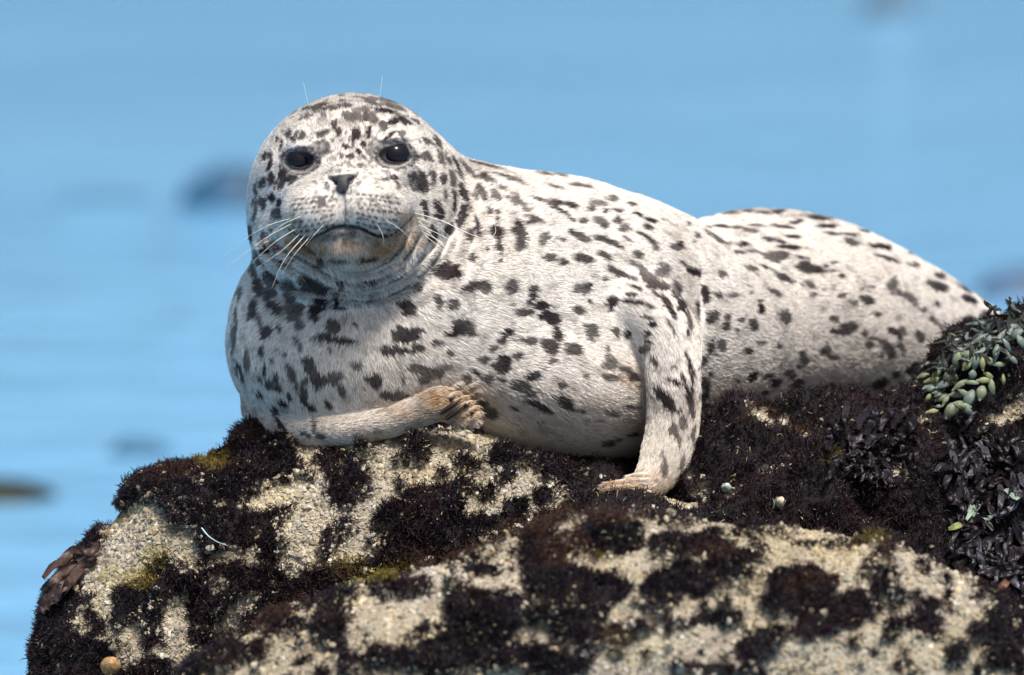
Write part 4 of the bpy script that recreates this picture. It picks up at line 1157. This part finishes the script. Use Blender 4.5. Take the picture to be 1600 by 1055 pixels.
def build_wrack():
    t0 = front_t(pc, 1520, 560, 12) or .1
    root = empty('bladder_wrack', to_world(c3(1520, 600, t0)))
    tag(root, 'clump of pale green bladder seaweed with dark forked stems hanging on the upper right rock', 'seaweed')
    bm = [plain_mat('wrack_bladder_pale', (.15, .18, .11), .5, .4, 500, .3), plain_mat('wrack_bladder_grey', (.12, .155, .135), .5, .4, 500, .3), plain_mat('wrack_bladder_yellow', (.20, .215, .10), .5, .4, 500, .25)]
    dk = [plain_mat('wrack_stem_dark', (.025, .028, .022), .35, .5, 400, .3), plain_mat('wrack_stem_grey', (.09, .11, .11), .4, .5, 400, .3)]
    o, s = (1300, 430), 3.197
    B = [(560,450,70,30,-60),(625,430,85,48,-80),(675,450,60,42,-50),(715,435,72,40,-80),(752,445,62,28,-95),(832,447,60,26,0),(595,410,60,28,-45),(510,525,95,38,-12),(600,520,60,60,-70),(560,550,80,42,-20),(640,550,90,30,-35),(695,538,70,24,5),(757,527,70,30,0),(797,555,75,32,85),(745,590,70,50,-75),(490,570,50,28,-20),(550,615,70,42,-25),(625,597,85,34,-5),(685,620,90,52,-65),(478,615,45,26,-60),(500,682,58,24,-8),(533,657,36,18,0),(595,680,85,62,-55),(638,650,60,44,20),(680,675,50,32,60),(665,655,60,30,10),(568,627,60,26,-60),(700,500,50,40,-80),(680,400,70,40,10),(640,380,60,30,-10),(575,500,70,34,-60),(530,490,70,34,-30),(455,505,60,26,-20),(610,470,60,36,-80),(785,430,60,36,20),(855,520,50,20,85),(700,350,80,30,-25),(730,390,70,30,-60),(780,350,90,36,-80),(740,320,90,30,-30),(830,330,80,30,-70),(870,350,80,26,60),(900,420,60,26,40),(880,300,80,30,-60),(920,300,80,44,-40),(940,330,70,40,60),(820,390,80,30,-80),(660,590,60,30,30),(520,590,40,24,0),(780,500,50,26,30),(850,300,60,26,-50),(900,260,60,30,0)]
    for i, (x, y, L, W, an) in enumerate(B):
        px, py = x / s + o[0], y / s + o[1]
        t = front_t(pc, px, py, 8)
        t = (t if t is not None else t0 - .02) + .018 + .010 * RNG.random()
        a = math.radians(-an)
        V, F = blob(c3(px, py, t), (math.cos(a), math.sin(a), RNG.uniform(-.25, .25)), L / s / 1000 * 1.12, W / s / 1000 * 1.12, W / s / 1000 * .48, i, nrm=(RNG.uniform(-.4, .4), RNG.uniform(-.1, .6), 1))
        hi = y < 400
        mt = bm[1] if hi or i % 3 == 0 else bm[i % 2 * 2 if i % 7 == 0 else 0]
        if i in (4, 12, 19, 2, 20):
            mt = bm[2]
        if i % 6 == 5 and hi:
            mt = dk[1]
        make_mesh('bladder', V, F, mt, root)
    S = [([(487,348),(540,338),(590,325),(640,300),(690,285)], 9), ([(560,330),(578,350),(560,380),(550,420)], 7), ([(578,345),(588,370),(575,400)], 5), ([(540,410),(510,440),(490,460)], 8),
         ([(705,245),(740,215),(790,205),(850,200),(900,195)], 9), ([(720,235),(760,225),(800,235),(840,225)], 7), ([(815,165),(812,185),(830,205),(870,210)], 9), ([(805,170),(820,175),(826,168)], 8), ([(886,115),(890,135),(884,160),(905,175),(935,185),(959,200)], 6), ([(886,112),(896,120)], 7), ([(884,160),(880,175),(900,195),(915,215)], 6), ([(870,175),(890,165)], 5),
         ([(640,300),(690,320),(740,300),(800,260),(870,230)], 10), ([(700,270),(760,290),(830,280),(900,240)], 10), ([(840,290),(860,340),(880,400),(870,420)], 7), ([(850,330),(820,370),(815,410)], 6), ([(760,330),(770,380),(760,420)], 9), ([(900,230),(930,260),(959,290)], 12), ([(880,220),(940,225),(980,235)], 12), ([(620,290),(640,285),(655,292)], 9), ([(490,470),(460,490),(440,500)], 8), ([(690,340),(650,360),(620,390)], 9), ([(590,420),(570,460),(540,500)], 9)]
    for i, (pts, w) in enumerate(S):
        rows = []
        for k, (x, y) in enumerate(pts):
            px, py = x / s + o[0], y / s + o[1]
            t = front_t(pc, px, py, 8)
            rows.append(c3(px, py, (t if t is not None else t0 - .03) + .020 + .006 * math.sin(k * 1.7 + i)))
        C = catmull(rows, 5)
        R = w / s / 1000 * .85 * np.interp(np.linspace(0, 1, len(C)), [0, .15, .8, 1], [.9, 1, 1.1, .7])
        V, F = tube(C, R, 6)
        V = V + noise(V, .006, 900 + i)[:, None] * np.array([.0006, .0006, .0006])
        make_mesh('stem', V, F, dk[1] if i in (12, 13, 14, 15, 16, 17) else dk[0], root)
    r = np.random.default_rng(5)
    for i in range(46):
        x, y = r.uniform(1468, 1606), 0
        y = np.interp(x, [1468, 1500, 1545, 1606], [552, 522, 494, 486]) + r.uniform(-8, 52)
        a = math.radians(r.normal(150, 40))
        pts = []
        for k in range(4):
            pts.append((x, y))
            a += r.normal(0, .55)
            x += math.cos(a) * 11
            y += math.sin(a) * 9
        rows = []
        for k, (x, y) in enumerate(pts):
            t = front_t(pc, x, y, 10)
            rows.append(c3(x, y, (t if t is not None else t0 - .03) + .016 + .006 * k))
        V, F = ribbon(rows, [.0015, .003, .0034, .003, .0016], (.3 * math.sin(i), .35, 1), .0016, 60 + i, wave=1.8)
        make_mesh('frond', V, F, dk[0] if r.random() < .7 else bm[1], root)
build_wrack()

def weed(label, cx, cy, P, spec, mats, ruffle=.004, group=None, name='seaweed'):
    tt = front_t(P, cx, cy, 14) or 0.0
    root = empty(name, to_world(c3(cx, cy, tt)))
    tag(root, label, 'seaweed', group)
    for i, (pts, w, mi) in enumerate(spec):
        rows = []
        for k, (x, y) in enumerate(pts):
            t = front_t(P, x, y, 10)
            rows.append(c3(x, y, (t if t is not None else tt) + .006 + .012 * (.5 + .5 * math.sin(k * 2.1 + i * 1.3))))
        W = [w * .0005, w * .001, w * .0011, w * .0009, w * .0004]
        V, F = ribbon(rows, W, (.3 * math.sin(i), .35, 1), ruffle, i * 7 + int(cx), wave=2.2 + (i % 3) * .8)
        make_mesh('frond', V, F, mats[mi % len(mats)], root)
    return root

wm = [plain_mat('weed_purple', (.014, .010, .015), .4, .22, 260, .6), plain_mat('weed_dark', (.007, .005, .007), .4, .22, 260, .6), plain_mat('weed_orange', (.10, .042, .018), .5, .35, 260, .6), plain_mat('weed_grey', (.045, .042, .055), .4, .3, 260, .6)]
bmats = [plain_mat('weed_brown', (.05, .028, .021), .5, .4, 150, .4), plain_mat('weed_brown_dark', (.06, .035, .03), .5, .4, 150, .4)]
gmats = [plain_mat('weed_green_grey', (.20, .27, .21), .5, .4, 150, .3), plain_mat('weed_green', (.17, .19, .06), .5, .4, 150, .3)]

def rand_fronds(x0, y0, x1, y1, n, L, w, seed, down=1.0):
    r = np.random.default_rng(seed)
    out = []
    for i in range(n):
        x, y = r.uniform(x0, x1), r.uniform(y0, y1)
        a = math.radians(90 + r.normal(0, 35)) if r.random() < .75 else r.uniform(0, 6.28)
        pts = []
        for k in range(4):
            pts.append((x, y))
            a += r.normal(0, .5)
            st = L / 3 * r.uniform(.7, 1.3)
            x += math.cos(a) * st
            y += math.sin(a) * st * down
        out.append((pts, w * r.uniform(.6, 1.3), int(r.choice([0, 1, 1, 0, 3, 1, 2 if y0 > 780 and y > 850 else 1], 1)[0])))
    return out
weed('tangle of ruffled purple-black seaweed fronds on the right rock below the green bladder clump', 1535, 735, pc, rand_fronds(1475, 665, 1610, 790, 60, 44, 5, 1), wm, .0035)
weed('ruffled brown and purple seaweed hanging at the right edge beside the foreground boulder', 1560, 860, pc, rand_fronds(1500, 800, 1610, 960, 70, 55, 5.5, 2), wm, .004)
weed('dark upright blades of seaweed against the seal\'s hind belly', 1360, 650, pc, [([(1322, 668), (1320, 650), (1323, 635), (1324, 627)], 5, 1), ([(1340, 672), (1345, 655), (1356, 642), (1362, 634)], 6, 0), ([(1352, 680), (1362, 660), (1368, 648), (1366, 636)], 7, 1), ([(1375, 672), (1382, 655), (1392, 645), (1390, 638)], 6, 0), ([(1310, 675), (1304, 664), (1300, 655), (1297, 650)], 5, 1), ([(1395, 670), (1402, 655), (1412, 644), (1420, 634)], 7, 1), ([(1330, 690), (1345, 684), (1362, 686), (1380, 680)], 8, 0), ([(1400, 690), (1412, 676), (1425, 664), (1428, 650)], 7, 1)] + rand_fronds(1290, 675, 1430, 740, 40, 28, 4.5, 3), [wm[0], wm[1], wm[1]], .003)
weed('small pale green seaweed with a lobed tip on the dark right rock', 1505, 805, pc, [([(1482, 826), (1496, 822), (1510, 812), (1520, 806)], 5, 1), ([(1510, 812), (1518, 800), (1528, 792), (1538, 788)], 4, 0), ([(1518, 804), (1530, 806), (1542, 810), (1552, 806)], 4, 0), ([(1570, 765), (1580, 770), (1588, 778), (1592, 770)], 5, 0), ([(1516, 806), (1516, 796), (1522, 790), (1524, 784)], 4, 0)], gmats, .002)
weed('torn reddish-brown leafy seaweed sticking out from the left side of the boulder', 110, 905, pa, [([(150, 868), (118, 862), (92, 880), (68, 902)], 8, 0), ([(140, 880), (105, 892), (80, 912), (60, 938)], 8, 1), ([(120, 900), (90, 920), (72, 940), (58, 958)], 9, 0), ([(150, 872), (130, 885), (112, 905), (98, 930)], 8, 0), ([(155, 850), (140, 862), (128, 872), (118, 870)], 8, 1), ([(110, 910), (92, 925), (75, 945), (66, 958)], 8, 1)], bmats, .007)

def limpet(px, py, P, r, col, label):
    t = front_t(P, px, py, 8) or 0
    V, F = [], []
    rings = [(1.0, 0), (.85, .35), (.55, .65), (.25, .85), (.04, .92)]
    for rad, hh in rings:
        for i in range(24):
            a = i / 24 * 6.283
            rr = rad * (1 + .035 * math.cos(a * 6) + .02 * math.sin(a * 5 + 1)) * r
            V.append(c3(px, py, t) + np.array([rr * math.cos(a), rr * math.sin(a) * .92 + hh * r * .35, hh * r * .95]))
    for j in range(4):
        for i in range(24):
            F.append((j * 24 + i, j * 24 + (i + 1) % 24, (j + 1) * 24 + (i + 1) % 24, (j + 1) * 24 + i))
    o = make_mesh('limpet', np.array(V), np.array(F), plain_mat('limpet_shell', col, .6, .4, 200, .45))
    tag(o, label, 'shell')
limpet(173, 1041, pa, .016, (.34, .20, .09), 'rounded orange-brown limpet shell low on the left boulder at the bottom edge')
limpet(1218, 785, pc, .010, (.60, .52, .40), 'small pale round shell among dark algae right of the bent flipper')
limpet(1135, 762, pc, .008, (.34, .40, .36), 'tiny grey-green shell on the dark rock beside the bent flipper')
t_f = front_t(pa, 335, 840, 10) or .2
C = catmull([c3(315, 825, t_f + .016), c3(326, 838, t_f + .022), c3(340, 847, t_f + .020), c3(356, 853, t_f + .014)], 6)
V, F = tube(C, np.interp(np.linspace(0, 1, len(C)), [0, .5, 1], [.0011, .0009, .0003]), 6)
tag(make_mesh('feather_shaft', V, F, plain_mat('feather_shaft', (.45, .62, .66), .35, .5)), 'thin curved pale blue shaft stuck in the algae of the left boulder', 'feather')

# ------------------------------------------------------------------ far rocks and kelp in the sea behind
def sea_point(px, py):
    d = np.array([(px - 800) / 1000 / D, (527.5 - py) / 1000 / D, -1.0]) @ AX
    return CAMPOS + d * (-(CAMPOS[2]) / d[2])

def sea_rock(px, py, wpx, hpx, col, label, seed, name='sea_rock', cat='rock'):
    g = sea_point(px, py + hpx * .5)
    dist = np.linalg.norm(g - CAMPOS)
    k = dist / D / 1000
    w, h = wpx * k / 2, hpx * k
    nu, nv = 32, 12
    V, F = [], []
    for j in range(nv + 1):
        th = math.pi / 2 * j / nv
        for i in range(nu):
            a = 2 * math.pi * i / nu
            V.append((w * math.cos(a) * math.cos(th), w * .8 * math.sin(a) * math.cos(th), h * 1.3 * math.sin(th) - h * .3))
    V = np.array(V)
    V = V * (1 + .25 * fbm(V + seed * 3.1, w * .6, 3, seed)[:, None]) + g * np.array([1, 1, 0])
    for j in range(nv):
        for i in range(nu):
            F.append((j * nu + i, j * nu + (i + 1) % nu, (j + 1) * nu + (i + 1) % nu, (j + 1) * nu + i))
    o = make_mesh(name, V, np.array(F), plain_mat(name + '_surface', col, .6, .4, 6, .4), local=False)
    tag(o, label, cat)
sea_rock(368, 290, 190, 66, (.018, .075, .15), 'dark blurred rock in the sea just left of the seal\'s head', 1)
sea_rock(222, 696, 110, 24, (.03, .10, .18), 'faint blurred rock in the sea left of the seal\'s lying flipper', 2)
sea_rock(0, 764, 190, 26, (.010, .014, .005), 'dark greenish kelp-covered rock low in the sea at the left edge', 3)
sea_rock(1600, 440, 150, 44, (.05, .10, .18), 'blurred blue-grey rock in the sea behind the seal\'s hind end', 4)
sea_rock(1388, 4, 90, 34, (.04, .08, .13), 'faint rock in the sea at the top right of the photograph', 5)
sea_rock(160, 312, 170, 12, (.06, .17, .28), 'very faint sunken rock in the sea at the far left, level with the seal\'s muzzle', 6)
sea_rock(296, 498, 120, 11, (.07, .18, .29), 'very faint sunken rock in the sea left of the seal\'s chest', 7)
print('all', time.time() - T0, 'tris', sum(len(o.data.polygons) * 2 for o in SC.objects if o.type == 'MESH'))
